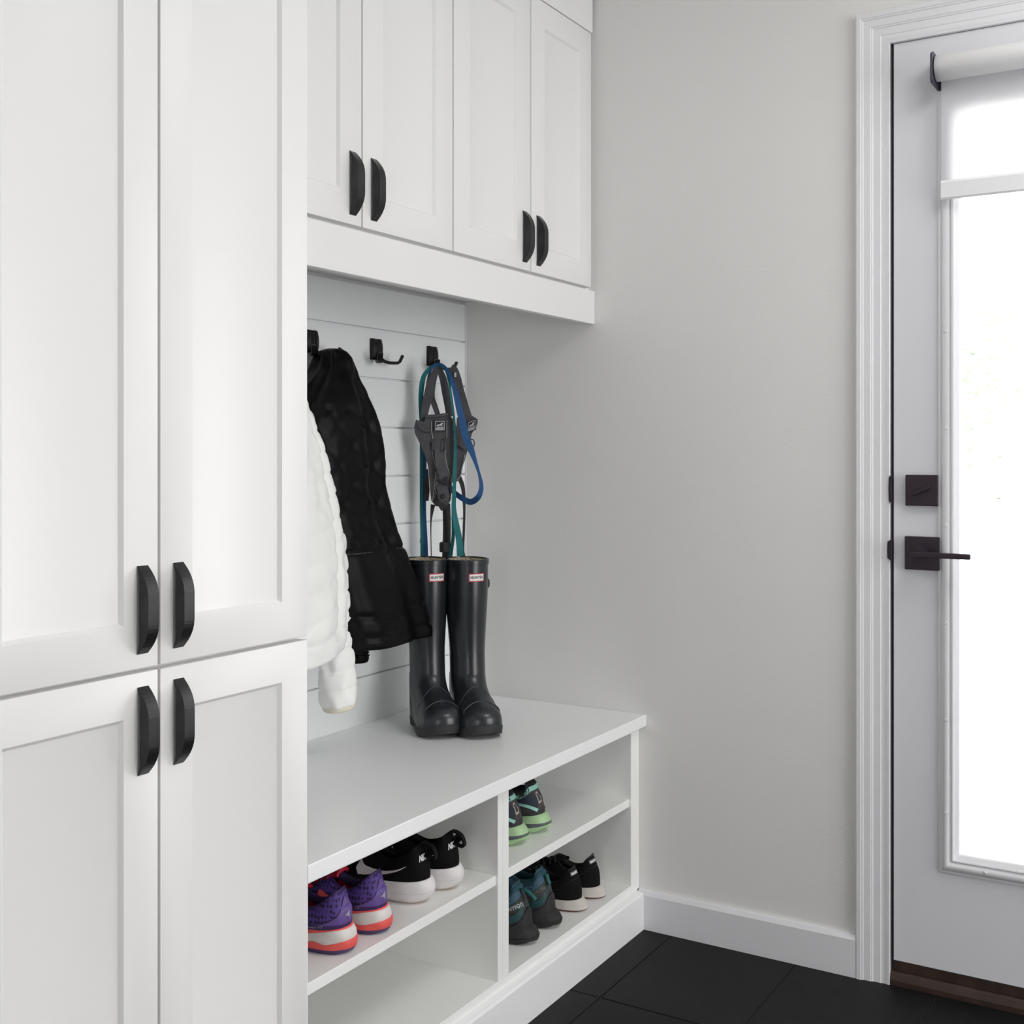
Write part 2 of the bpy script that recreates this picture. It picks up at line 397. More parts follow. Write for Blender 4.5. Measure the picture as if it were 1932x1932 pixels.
# ------------------------------------------------------------------ roller blind on the door
def blind():
    cl = bpy.data.materials.new('blind_cloth'); cl.use_nodes = True; nt = cl.node_tree
    p = nt.nodes['Principled BSDF']; p.inputs['Base Color'].default_value = (.84, .84, .85, 1); p.inputs['Roughness'].default_value = .85
    tr = nt.nodes.new('ShaderNodeBsdfTranslucent'); tr.inputs['Color'].default_value = (.95, .95, .955, 1)
    mx = nt.nodes.new('ShaderNodeMixShader'); mx.inputs[0].default_value = .82
    nt.links.new(p.outputs[0], mx.inputs[1]); nt.links.new(tr.outputs[0], mx.inputs[2]); nt.links.new(mx.outputs[0], nt.nodes['Material Output'].inputs['Surface'])
    t = thing('roller_blind', 'white roller blind half lowered over the door glass', 'blind', (XW, .175, 2.0))
    ya, yb = .5330, -.183
    n = 40; xc, zc = XW-.043, 1.9935
    m = MB(); rs = []
    for y, r in ((ya, .0), (ya, .0255), (ya-.0015, .0272), (yb+.0015, .0272), (yb, .0255), (yb, .0)):
        rs.append([(xc+r*math.cos(2*PI*k/n), y, zc+r*math.sin(2*PI*k/n)) for k in range(n)])
    m.rings(rs); m.build('roller_tube', M('blind_roll', (.84, .84, .85), .8), t, angle=50)
    m = MB(); m.box(XW-.0250, XW-.0243, yb+.006, .5262, 1.745, 1.985); m.build('blind_fabric', cl, t)
    m = MB(); m.prism([(XW-.0300, 1.7200), (XW-.0300, 1.752), (XW-.0265, 1.7575), (XW-.0228, 1.7575), (XW-.0205, 1.752), (XW-.0205, 1.7200), (XW-.0228, 1.7165), (XW-.0275, 1.7165)], 'y', yb+.006, .5262)
    m.build('hem_bar', M('hem_fabric', (.80, .80, .82), .8), t, angle=30)
    for y in (.5345, yb-.0155):
        b = MB(); b.prism([(XW, 1.958), (XW, 2.026), (XW-.062, 2.026), (XW-.076, 2.0185), (XW-.076, 1.9625), (XW-.070, 1.9575)], 'y', y, y+.0042)
        b.box(XW-.004, XW, y-.012 if y > 0 else y, y+.0042 if y > 0 else y+.016, 1.958, 2.026)
        b.build('bracket', M('bracket_grey', (.055, .052, .075), .45, .3), t, bevel=.0008)
blind()

# ------------------------------------------------------------------ shaker doors and cabinets
def shaker(mb, x0, x1, z0, z1, yf, stile=.0575, rail=.0575, th=.019, rec=.006, sl=.0055):
    def rect(ix, iz, y): return [(x0+ix, y, z0+iz), (x1-ix, y, z0+iz), (x1-ix, y, z1-iz), (x0+ix, y, z1-iz)]
    b = .0013
    rs = [rect(0, 0, yf+th), rect(0, 0, yf+b), rect(b*.3, b*.3, yf+b*.3), rect(b, b, yf), rect(stile, rail, yf), rect(stile+.0008, rail+.0008, yf+.0007), rect(stile+sl-.001, rail+sl-.001, yf+rec-.0006), rect(stile+sl, rail+sl, yf+rec)]
    return mb.rings(rs, cap0=True, cap1=True)
def handle_mesh():
    half, w = .0586, .0185
    prof = []
    for k in range(0, 25):
        u = -1+2*k/24; z = u*half
        p = .0222*(1-max(0, (abs(u)-.25)/.75)**2.3)
        prof.append((max(p, .0004), z))
    inner = []
    for u in (1, .965, .91, .84, .76, .6, .3, 0, -.3, -.6, -.76, -.84, -.91, -.965, -1):
        a = abs(u); inner.append((.0046*min(1, max(0, (1-a)/.24))**.6 if a > .76 else .0046, u*half*.995))
    poly = [(-p, z) for p, z in prof] + [(-min(p, .0046, .0215*(1-max(0, (abs(z/half)-.25)/.75)**2.3)*.5), z) for p, z in inner]
    m = MB(); m.prism(poly, 'x', 0, w); return m
def tri_build(mb, name, mat, parent, **k): return mb.build(name, mat, parent, **k)
HANDLE = None
def handle(door, x, yf, zc):
    """arched pull: local left edge at x, centred at zc; copies share one mesh"""
    global HANDLE
    if HANDLE is None:
        o = handle_mesh().build('handle', PULL, None, bevel=.0012)
        HANDLE = o.data; bev = o
    else:
        o = bpy.data.objects.new('handle', HANDLE); COL.objects.link(o)
        b = o.modifiers.new('bevel', 'BEVEL'); b.width = .0012; b.segments = 2; b.limit_method = 'ANGLE'; b.angle_limit = math.radians(35)
    o.parent = door; q = door; off = Vector((0, 0, 0))
    while q is not None: off += q.location; q = q.parent
    o.location = Vector((x, yf, zc))-off
    return o

def tall_cabinet():
    t = thing('tall_cabinet', 'tall white cabinet with four panelled doors, left of the open niche', 'cabinet', (1.1, 1.5, 0))
    m = MB(); m.box(.50, XT, YT+.0195, YS+.013, .10, ZC-.02); m.box(.80, XT, YT+.045, YS, 0, .10)
    m.build('cabinet_body', CAB, t, bevel=.0008)
    for x0, x1, z0, z1, hx, hz in ((.8085, 1.1022, .887, 2.235, 1.0661, .9645), (1.1064, 1.4025, .887, 2.235, 1.1284, .9640),
                                   (.8085, 1.1022, .108, .8815, 1.0670, .8040), (1.1064, 1.4025, .108, .8810, 1.1288, .8047)):
        d = shaker(MB(), x0, x1, z0, z1, YT).build('cabinet_door', CAB, t, angle=40)
        handle(d, hx, YT, hz)
    m = MB(); m.box(.8085, XT, YT, YT+.019, 2.239, ZC-.02); m.build('top_filler', CAB, t, bevel=.001)
    m = MB(); m.box(.50, .8045, YT, YT+.019, .10, ZC-.02); m.build('side_filler', CAB, t, bevel=.001)
tall_cabinet()

def wall_cabinets():
    for x0, xm, x1, label, hs in ((1.405, 1.7190, 2.0175, 'left white wall cabinet above the niche, beside the tall cabinet', (1.6815, 1.7440)),
                                  (2.0215, 2.3375, 2.6375, 'right white wall cabinet above the niche, next to the far wall', (2.2995, 2.3620))):
        t = thing('wall_cabinet', label, 'cabinet', ((x0+x1)/2, 1.57, 1.585), 'wall cabinets above the niche')
        xe = x1 + (.0185 if x1 > 2.5 else .0018)
        MB().box(x0-.002, xe, YU+.0195, YS+.013, 1.585, 2.31).build('cabinet_body', CAB, t)
        for a, b, hx in ((x0, xm-.0018, hs[0]), (xm+.0018, x1, hs[1])):
            d = shaker(MB(), a, b, 1.5925, 2.2335, YU, .0615, .0605).build('cabinet_door', CAB, t, angle=40)
            handle(d, hx, YU, 1.6686)
    o = MB().box(XT+.0005, 2.6465, YU, YU+.019, 2.2365, ZC-.001).build('frieze_board', CAB, bevel=.0012)
    tag(o, 'white filler board above the wall cabinet doors', 'board')
    o = MB().box(XT+.0005, XW-.0005, YU-.0005, YU+.0185, 1.5010, 1.5850).build('valance_board', CAB, bevel=.0015)
    tag(o, 'white valance board along the bottom of the wall cabinets', 'board')
wall_cabinets()

# ------------------------------------------------------------------ bench
ZB = .5273; ZSH = .3272; ZBT = .1155; YB = 1.248
def bench():
    t = thing('shoe_bench', 'white built-in shoe bench with open cubbies under the coats', 'bench', (2.03, 1.5, 0))
    o = MB().box(XT+.0005, XW-.0005, 1.2295, YS-.0005, .4990, ZB).build('bench_top', BENCH, bevel=.0015)
    tag(o, 'white slab seat top of the shoe bench, under the rubber boots', 'bench top')
    zt = .4988
    MB().box(XT+.0005, 1.4245, YB, YS-.002, 0, zt).build('side_panel', MELA, t, bevel=.0008)
    MB().box(2.6060, 2.6435, YB, YS-.002, .0945, zt).box(2.6435, XW-.0005, YB+.002, YB+.02, .0945, zt).build('side_panel', MELA, t, bevel=.0008)
    MB().box(1.9925, 2.0110, YB, YS-.012, ZBT, zt).box(2.0116, 2.0340, YB, YS-.012, ZBT, zt).build('divider', MELA, t, bevel=.0007)
    MB().box(1.4245, 1.9925, YB+.0052, YS-.012, .3075, ZSH).build('shelf', MELA, t, bevel=.0007)
    MB().box(2.0340, 2.6060, YB+.0052, YS-.012, .3075, ZSH).build('shelf', MELA, t, bevel=.0007)
    MB().box(1.4245, 2.6060, YB, YS-.012, .0945, ZBT).build('bottom_panel', MELA, t, bevel=.0007)
    MB().box(1.4245, 2.6060, YS-.0115, YS-.002, .0945, zt).build('back_panel', MELA, t)
    MB().box(1.4245, 1.9925, YB, YB+.02, .4885, zt).box(2.0340, 2.6060, YB, YB+.02, .4885, zt).build('top_rail', MELA, t, bevel=.0006)
    m = MB(); m.prism([(YT, 0), (YT, .0875), (YT+.0045, .0915), (YB+.004, .0945), (YB+.004, 0)], 'x', XT+.0005, XW-.0156)
    m.build('plinth', M('plinth_paint', (.87, .87, .885), .4, var=.01, vscale=3), t, bevel=.0006)
bench()

# ------------------------------------------------------------------ coat hooks
def hook_build(name, label, x):
    t = thing(name, label, 'coat hook', (x, YS, 1.425), 'black coat hooks in a row on the boards')
    w = .0195; zt, zb = .0255, -.0255
    m = MB(); rs = []
    for k in range(9):
        z = zb+(zt-zb)*k/8; u = -1+2*k/8
        d = .0085+.0055*(1-u*u); ww = w*(1-.04*u*u)
        rs.append([(-ww, 0, z), (-ww, -d*.80, z), (-ww*.55, -d, z), (-ww*.30, -d*.62, z), (ww*.30, -d*.62, z), (ww*.55, -d, z), (ww, -d*.80, z), (ww, 0, z)])
    m.rings(rs, cap0=True, cap1=True); m.build('hook_plate', HOOKM, t, bevel=.0008, local=True)
    for sx in (1, -1):
        dx, dy = .707*sx, -.707
        path = [(0.0, -.012), (.008, -.026), (.018, -.0335), (.030, -.0365), (.050, -.0365), (.0545, -.0335), (.062, -.0175)]
        pts = [Vector((dx*p, -.008+dy*p, z+.004)) for p, z in path]
        b = MB(); rs = []; side = Vector((-dy, dx, 0)).normalized()
        for i, p in enumerate(pts):
            tt = (pts[min(i+1, len(pts)-1)]-pts[max(i-1, 0)]).normalized(); nn = tt.cross(side).normalized()
            hw, ht = .0064, .0036
            rs.append([p-side*hw-nn*ht, p+side*hw-nn*ht, p+side*hw+nn*ht, p-side*hw+nn*ht])
        b.rings(rs, cap0=True, cap1=True); b.build('prong', HOOKM, t, bevel=.001, local=True)
    return t
def copy_tree(o, parent=None):
    c = o.copy(); COL.objects.link(c)
    if parent is not None: c.parent = parent
    for ch in [x for x in bpy.data.objects if x.parent is o]: copy_tree(ch, c)
    return c
HK = hook_build('coat_hook', 'black coat hook holding the black puffer jacket', 2.0215)
for x, lab in ((2.2570, 'empty black coat hook between the jacket and the leashes'), (2.4915, 'black coat hook holding the dog harnesses and leashes')):
    c = copy_tree(HK); c.location.x = x; c['label'] = lab

# ------------------------------------------------------------------ rubber boots
BOOT = M('boot_rubber', (.0165, .0185, .0225), .27, var=.22, vscale=9, bump=.02, bscale=25, spec=.55)
BOOTS = M('boot_sole_rubber', (.016, .017, .0185), .55, var=.4, vscale=30, bump=.3, bscale=90)
LINING = two_tone('boot_lining', brick(60, .06, .5, .22, (PI/2, .6, .5)), (.72, .64, .46), (.24, .20, .13), (.3, .6), .9)
def boot(name, label, x, y, ang, lean):
    t = thing(name, label, 'rubber boot', (x, y, ZB), 'pair of rubber boots', math.radians(ang-90))
    HB, TF = -.058, .160; L = TF-HB
    hw = kp([(0, 0), (.02, .017), (.06, .027), (.14, .0335), (.28, .0345), (.42, .038), (.58, .0455), (.72, .0500), (.84, .0480), (.92, .0405), (.955, .0325), (.982, .0215), (.995, .0120), (1, 0)])
    N = 26
    def outline(i, grow=0.):
        """i in 0..2N: heel -> right -> toe -> left"""
        i %= 2*N
        u = i/N if i <= N else (2*N-i)/N
        sd = 1 if i <= N else -1
        s = (1-math.cos(PI*u))/2
        w = hw(s)+grow*math.sin(PI*u)**.3 if 0 < u < 1 else 0
        yy = HB+s*L-grow*math.cos(PI*u)
        return s, u, sd, sd*w+.004*math.sin(PI*s), yy
    spring = lambda s: .015*max(0, (s-.70)/.30)**1.7
    # sole
    zb = kp([(0, .0), (.27, .0), (.30, .012), (.40, .012), (.44, .0), (1, .0)])
    def srs(f0, f1, g0, g1, k=4):
        rs = []
        for q in range(k):
            f = q/(k-1)
            rs.append([(outline(i, g0+(g1-g0)*f)[3], outline(i, g0+(g1-g0)*f)[4], f0(outline(i)[0])*(1-f)+f1(outline(i)[0])*f) for i in range(2*N)])
        return rs
    top = lambda s: .0185+spring(s)*.9+.003*max(0, (s-.6)/.4)
    m = MB(); m.rings(srs(lambda s: zb(s)+spring(s), top, -.0005, .0012), cap0=True, cap1=True)
    m.build('sole', BOOTS, t, angle=40, local=True)
    # notches of the tread along the side
    # body
    def ring(z, rx, ry, cy, cx=0.):
        out = []
        for i in range(2*N):
            s, u, sd, _, _ = outline(i); th = PI*(1-u**.72)
            out.append(Vector((cx+lean*(z-.1)*.0+sd*rx*math.sin(th), cy+ry*math.cos(th), z)))
        return out
    A = ring(.128, .0415, .051, -.001)
    rs = []; K = 14
    for k in range(K+1):
        f = k/K; r = []
        for i in range(2*N):
            s, u, sd, px, py = outline(i); P0 = Vector((px, py, top(s)-.004)); P3 = A[i]
            toe = max(0, (s-.45)/.55)
            h1 = .045+.016*toe; h2 = .045+.026*toe
            P1 = P0+Vector((px*.10, .006*toe-.004*(1-min(1, s*5)), h1)); P2 = P3-Vector((0, -.032*toe, h2))
            r.append(P0*(1-f)**3+P1*3*f*(1-f)**2+P2*3*f*f*(1-f)+P3*f**3)
        rs.append(r)
    shaft = kp([(.128, .0415), (.17, .0415), (.22, .0440), (.28, .0480), (.33, .0500), (.40, .0505)])
    shafty = kp([(.128, .051), (.17, .0505), (.22, .053), (.28, .0580), (.33, .0600), (.40, .0605)])
    cyf = kp([(.128, -.001), (.17, -.004), (.22, -.007), (.28, -.009), (.40, -.008)])
    HT = .396
    for k in range(1, 17):
        z = .128+(HT-.128)*k/16; rs.append(ring(z, shaft(z), shafty(z), cyf(z)))
    body = MB().rings(rs).build('boot_body', BOOT, t, smooth=True, local=True, subsurf=1)
    # rim band
    m = MB(); rr = [(HT-.0125, .0004), (HT-.012, .0016), (HT-.001, .0018), (HT, .0008), (HT, -.0022), (HT-.004, -.0026)]
    m.rings([ring(z, shaft(HT)+g, shafty(HT)+g, cyf(HT)) for z, g in rr]); m.build('top_band', BOOT, t, angle=40, local=True)
    m = MB(); m.rings([ring(z, shaft(z)-.0026, shafty(z)-.0026, cyf(z)) for z in (HT-.003, HT-.05, HT-.10, HT-.16)], cap1=True)
    m.build('lining', LINING, t, smooth=True, local=True)
    # surface maps: a = arc from the front (to the wearer's left positive -> image right), b = height
    def sf(z0, a0, g=0.):
        def fn(a, b):
            z = z0+b; rx, ry, cy = shaft(z), shafty(z), cyf(z); th = a0+a/((rx+ry)/2)
            p = Vector(((rx)*math.sin(th)*-1, cy+ry*math.cos(th), z)); n = Vector((-math.sin(th)/rx, math.cos(th)/ry, 0)).normalized()
            return p+n*g, n
        return fn
    a0 = math.radians(9)
    lw, lh = .0435, .0195
    lab = decal('logo_label', poly_mesh([(-lw/2, -lh/2), (lw/2, -lh/2), (lw/2, lh/2), (-lw/2, lh/2)]), sf(.3555, a0), M('label_red', (.42, .03, .045), .5), t, .0010)
    decal('label_panel', poly_mesh([(-lw/2+.0022, -lh/2+.0022), (lw/2-.0022, -lh/2+.0022), (lw/2-.0022, lh/2-.0022), (-lw/2+.0022, lh/2-.0022)]), sf(.3555, a0), M('label_white', (.80, .79, .77), .5), lab, .0014)
    tv, tf = text_mesh('HUNTER', .0092, 0, .0003, 1.12)
    wx = max(v[0] for v in tv)-min(v[0] for v in tv); k = (lw-.0085)/wx
    tv = [(v[0]*k, v[1]) for v in tv]; tv += [(dx, .0054+dy) for dx in () for dy in ()]
    decal('lettering', (tv, tf), sf(.3555, a0), M('label_black', (.02, .02, .02), .5), lab, .0018, res=.003)
    for dx in (-.0082+.0008, -.0052+.0008):
        pass
    # moulded front panel: raised skin with rounded top running down the shin
    pl = [(-.026, -.055), (.026, -.055)]+[(.026*math.cos(q), .030+.022*math.sin(q)) for q in [PI*k/12 for k in range(13)]]
    decal('shin_panel', poly_mesh(pl), sf(.185, a0*.3), BOOT, t, .0011, res=.006)
    # vamp seam, heel counter seam and toe cap from ridge tubes lying on the foot
    def on(i, f):
        k = f*K; a = min(int(k), K-1); q = k-a; i0 = int(math.floor(i)) % (2*N); i1 = (i0+1) % (2*N); fi = i-math.floor(i)
        g = lambda r: r[i0]*(1-fi)+r[i1]*fi
        return g(rs[a])*(1-q)+g(rs[a+1])*q
    def ridge(nm, uv, r=.0009):
        m = MB(); P = []
        for (i, f) in uv: P.append(on(i, f))
        P = crom(P, 6); m.tube(P, r, 6); return m.build(nm, BOOT, t, smooth=True, local=True)
    ridge('vamp_seam', [(N-11, .05), (N-9, .40), (N-6, .70), (N-3, .83), (N-1, .86), (N+1, .86), (N+3, .83), (N+6, .70), (N+9, .40), (N+11, .05)])
    ridge('toe_seam', [(N-8, .03), (N-6, .30), (N-4, .46), (N-1.6, .55), (N+1.6, .55), (N+4, .46), (N+6, .30), (N+8, .03)], .0012)
    ridge('heel_seam', [(9, .03), (8, .35), (7.5, .7), (7, .98)]); ridge('heel_seam', [(2*N-9, .03), (2*N-8, .35), (2*N-7.5, .7), (2*N-7, .98)])
    # adjuster strap with loop on the outer side
    for sgn in (1,):
        s2 = sf(.335, math.radians(100)); m = MB()
        pts = []
        for a, g in ((-.018, .001), (-.012, .005), (0, .007), (.012, .005), (.018, .001)):
            p, n = s2(a, 0); pts.append(p+n*g)
        m.ribbon(pts, .016, .0022, [s2(-.018, 0)[1], s2(0, 0)[1], s2(.018, 0)[1]], sub=4)
        b = m.build('side_strap', BOOT, t, local=True, angle=40)
        p, n = s2(.004, -.002); mm = MB(); rs2 = []
        e1 = Vector((0, 0, 1)); e2 = n.cross(e1).normalized()
        loop = [p+n*.009+e1*.011*math.cos(q)+e2*.009*math.sin(q) for q in [2*PI*k/16 for k in range(17)]]
        mm.tube(loop, .0013, 6, False); mm.build('buckle', HOOKM, b, smooth=True, local=True)
    return t
boot('rubber_boot', 'dark grey tall rubber boot on the left, partly behind the black jacket hem', 2.281, 1.626, 232, 0)
boot('rubber_boot', 'dark grey tall rubber boot on the right, nearest the side wall', 2.331, 1.545, 229.5, 0)

# ------------------------------------------------------------------ jackets
BLACKF = M('black_nylon', (.0014, .0013, .0015), .42, bump=.35, bscale=70, spec=.13)
BLACKF2 = M('black_nylon_rib', (.0022, .0021, .0024), .55, bump=.3, bscale=70, spec=.1)
WHITEF = M('white_nylon', (.88, .885, .87), .5, sheen=.15, bump=.45, bscale=55, var=.02, vscale=14)
CREAM = M('cream_binding', (.74, .70, .58), .8)
def garment(name, mat, parent, rows, disp, n=120, per=9, cap0=True, z_tilt=None, thick=.004, seed=0):
    """closed cloth shell through horizontal rings (z, cx, cy, a, b); disp(th, z) is an outward offset"""
    zs = [r[0] for r in rows]; z0, z1 = zs[0], zs[-1]
    f = [kp([(-(r[0]), r[j]) for r in rows]) for j in range(1, 5)]
    cnt = int((z0-z1)/.0062); rs = []
    def P(th, z, g=0.):
        cx, cy, a, b = [q(-z) for q in f]
        c, s = math.cos(th), math.sin(th)
        e = Vector((math.copysign(abs(c)**.9, c)*a, math.copysign(abs(s)**.9, s)*b, 0))
        nrm = Vector((c/a, s/b, 0)).normalized()
        d = disp(th, z)+g
        zz = z+(z_tilt(th, z) if z_tilt else 0)
        return Vector((cx, cy, zz))+e+nrm*d
    for k in range(cnt+1):
        z = z0+(z1-z0)*k/cnt; rs.append([P(2*PI*i/n, z) for i in range(n)])
    # turn the hem inwards
    rs.append([P(2*PI*i/n, z1, -.006)+Vector((0, 0, -.002)) for i in range(n)])
    rs.append([P(2*PI*i/n, z1, -.010)+Vector((0, 0, .006)) for i in range(n)])
    rs.append([P(2*PI*i/n, z1+.12, -.014) for i in range(n)])
    m = MB(); m.rings(rs, cap0=cap0, cap1=True)
    return m.build(name, mat, parent, smooth=True), P
def fold(th, z, k, amp, sd, tw=3.):
    return amp*math.sin(k*th+sd+tw*z*math.sin(sd*3.1))
def nz(x, y, z): return mnoise.noise(Vector((x, y, z)))

def black_jacket():
    t = thing('black_jacket', 'black quilted puffer jacket hanging from the left coat hook', 'jacket', (2.03, 1.70, 1.40))
    rows = [(1.4061, 2.0341, 1.705, .02, .016), (1.4004, 2.0281, 1.703, .036, .024), (1.3816, 2.025, 1.70, .046, .030), (1.3581, 2.0228, 1.698, .056, .034), (1.3403, 2.0124, 1.696, .07, .037),
            (1.3114, 2.005, 1.69, .10, .044), (1.2758, 1.9923, 1.685, .13, .052), (1.2399, 1.984, 1.68, .15, .058), (1.1917, 1.9858, 1.678, .16, .062), (1.1434, 1.9874, 1.676, .165, .064),
            (1.1072, 1.9855, 1.675, .165, .065), (1.0707, 1.9942, 1.674, .168, .067), (1.0155, 2.0081, 1.672, .172, .07), (.9469, 2.0299, 1.668, .178, .073), (.8843, 2.0467, 1.665, .184, .077),
            (.8074, 2.0723, 1.66, .19, .080), (.7680, 2.0860, 1.657, .193, .082), (.7480, 2.0880, 1.657, .192, .081)]
    def disp(th, z):
        up = min(1, max(0, (1.42-z)/.15)); d = 0
        d += fold(th, z, 7, .0060*up, 1.3, 2.)+fold(th, z, 12, .0035*up, 2.6, 2.)+.010*up*nz(th*1.3, z*4, 1.7)
        if z > 1.30: d += .010*min(1, (z-1.30)/.04)*math.sin(4*th+z*18)*min(1, (1.407-z)/.02)
        if z < .955:
            h = (z-.748)
            for zq in (.775, .822):
                d -= .006*math.exp(-((z-zq+.004*math.sin(3*th))/.005)**2)
            d += .004+.006*nz(th*4, z*9, 4.)
        elif z > .955 and z < 1.27:
            # diamond quilting
            a = th*.16; q1 = ((a*1.35+z)/.085) % 1; q2 = ((a*1.35-z)/.085) % 1
            for q in (q1, q2):
                e = min(q, 1-q); d -= .0050*math.exp(-(e/.07)**2)
        d -= .004*math.exp(-((z-.957)/.004)**2)
        # long valley beside the sleeve
        d -= .016*up*math.exp(-((th-(-.62-.5*(z-1.1)))/.10)**2)*(1 if z > .95 else max(0, 1-(.95-z)/.06))
        d -= .010*up*math.exp(-((th-(-1.75))/.13)**2)*(1 if z > 1.0 else 0.)
        return d
    _, P = garment('jacket_body', BLACKF, t, rows, disp)
    m = MB(); n = 60; pts = [P(-2.6+3.0*i/n, .957, .0025) for i in range(n+1)]
    m.tube(pts, .0011, 6); m.build('piping', M('dark_grey_piping', (.06, .06, .06), .5), t, smooth=True)
    # sleeves: one along the wall side, one showing below the hem
    def sleeve(path, rad, nm):
        m = MB(); P2 = crom([Vector(p) for p in path], 10); rs = []
        for i, p in enumerate(P2):
            u = i/(len(P2)-1); r = lin(rad, u)
            rs.append([(p.x+r*(1+.10*math.sin(u*55)+.12*nz(a*2, u*6, 3))*math.cos(a), p.y+r*.85*(1+.10*math.sin(u*55))*math.sin(a), p.z) for a in [2*PI*k/24 for k in range(24)]])
        m.rings(rs, cap0=True, cap1=True); s = m.build(nm, BLACKF, t, smooth=True); return s, P2[-1], rad[-1]
    sleeve([(2.045, 1.715, 1.33), (2.075, 1.715, 1.27), (2.105, 1.708, 1.20), (2.118, 1.705, 1.12), (2.122, 1.70, 1.07), (2.13, 1.695, 1.01)], [.020, .034, .040, .040, .036, .024], 'sleeve')
    s, e, r = sleeve([(2.05, 1.690, .92), (2.075, 1.690, .82), (2.092, 1.690, .74), (2.100, 1.690, .7105)], [.03, .032, .028, .027], 'sleeve')
    m = MB(); m.rings([[(e.x+q*math.cos(a), e.y+q*.85*math.sin(a), z) for a in [2*PI*k/24 for k in range(24)]] for z, q in ((.716, .024), (.712, .0265), (.704, .0265), (.6985, .024), (.6975, .018))], cap1=True)
    m.build('cuff', BLACKF2, s, smooth=True)
black_jacket()

def white_jacket():
    t = thing('white_jacket', 'white quilted jacket hanging beside the tall cabinet, in front of the black one', 'jacket', (1.72, 1.66, 1.33))
    rows = [(1.3439, 1.8032, 1.69, .05, .04), (1.2996, 1.7519, 1.68, .12, .07), (1.2611, 1.7102, 1.67, .17, .085), (1.2336, 1.6962, 1.665, .19, .095), (1.2007, 1.6954, 1.66, .20, .10),
            (1.1623, 1.6996, 1.655, .21, .105), (1.1183, 1.6993, 1.65, .22, .108), (1.0687, 1.7008, 1.645, .23, .112), (1.0138, 1.7016, 1.64, .24, .116), (.9699, 1.7017, 1.638, .245, .120),
            (.9264, 1.6966, 1.635, .25, .124), (.8932, 1.698, 1.634, .252, .126), (.83, 1.688, 1.632, .255, .130), (.8020, 1.683, 1.63, .260, .132), (.7856, 1.679, 1.63, .259, .132)]
    def disp(th, z):
        up = min(1, max(0, (1.34-z)/.12)); d = 0
        d += fold(th, z, 6, .004*up, .7)+fold(th, z, 10, .0025*up, 2.1)+.009*up*nz(th*1.4, z*4, 7.7)
        # sideways quilted channels, wandering
        ph = (z+.012*math.sin(th*2+.6)+.012*nz(th*2.2, z*5, 9.)-.045*(th if th < PI else th-2*PI))/.046
        e = ph % 1; e = min(e, 1-e)
        if z > .835: d -= .0034*math.exp(-(e/.11)**2)
        else: d -= .004*math.exp(-((z-.832)/.003)**2)+.003
        d += (.0036*nz(th*9, z*26, 1.3)+.0022*nz(th*22, z*60, 5.3))*up
        # crease that frames the sleeve lying over the side
        q = -.78-.9*max(0, (1.05-z))+.25*max(0, z-1.05)
        tt = th if th < PI else th-2*PI
        d -= .017*math.exp(-((tt-q)/.09)**2)*(1 if z > .86 else max(0, 1-(.86-z)/.05))
        return d
    tilt = lambda th, z: (.020*math.cos(th)+.030*math.sin(th))*min(1, max(0, (1.0-z)/.17))
    garment('jacket_body', WHITEF, t, rows, disp, n=150, z_tilt=tilt)
    m = MB(); rs = []
    path = [(1.93, 1.630, 1.0), (1.935, 1.628, .90), (1.934, 1.622, .80), (1.930, 1.612, .72), (1.928, 1.605, .662), (1.927, 1.603, .643)]
    P2 = crom([Vector(p) for p in path], 26)
    for i, p in enumerate(P2):
        u = i/(len(P2)-1); r = lin([.034, .038, .040, .0415, .043, .037], u)
        ph = (p.z/.040) % 1; e = min(ph, 1-ph); g = -.0030*math.exp(-(e/.11)**2)
        rs.append([(p.x+(r+g+.004*nz(a*2.2, p.z*30, 3)+.002*math.sin(5*a+p.z*60))*math.cos(a), p.y+(r+g+.004*nz(a*2.2, p.z*30, 3))*.9*math.sin(a), p.z+.004*math.cos(a)) for a in [2*PI*k/48 for k in range(48)]])
    m.rings(rs, cap0=True, cap1=True); s = m.build('sleeve', WHITEF, t, smooth=True)
    e = P2[-1]; m = MB()
    m.rings([[(e.x+q*math.cos(a), e.y+q*.9*math.sin(a), z+.004*math.cos(a)) for a in [2*PI*k/40 for k in range(40)]] for z, q in ((.648, .034), (.644, .0365), (.638, .0365), (.6345, .034), (.636, .029), (.66, .028))], cap1=True)
    m.build('cuff', CREAM, s, smooth=True)
white_jacket()

# ------------------------------------------------------------------ dog harnesses and leashes
HGREY = M('harness_grey', (.075, .073, .080), .8, var=.12, vscale=40, bump=.5, bscale=260)
HDARK = M('webbing_dark', (.030, .029, .031), .75, bump=.4, bscale=300)
HREFL = M('reflective_piping', (.42, .41, .38), .5)
PATCH = M('patch_black', (.028, .028, .034), .6)
PWHITE = M('patch_white', (.62, .64, .66), .6)
SNAPM = M('snap_black', (.012, .012, .012), .35)
TEAL = M('teal_webbing', (.008, .165, .175), .6, bump=.4, bscale=300, var=.1, vscale=40)
BLUE = M('blue_webbing', (.008, .075, .215), .55, bump=.4, bscale=300, var=.1, vscale=40)
NV = Vector((-.80, -.60, 0))
def plate(name, px, w, th, mat, parent, bulge=0., bev=.004):
    """padded panel from an outline measured at distance w: (x, y[, dw])"""
    P = [pt(p[0], p[1], w+(p[2] if len(p) > 2 else 0)) for p in px]
    n = len(P); c = sum(P, Vector())/n
    rs = []
    for off, sc in ((th/2, .985), (th/2, 1.), (-th/2+.002, 1.), (-th/2, .975)):
        rs.append([c+(p-c)*sc-NV*off for p in P])
    m = MB(); m.rings(rs, cap0=True, cap1=True)
    return m.build(name, mat, parent, bevel=.0015)
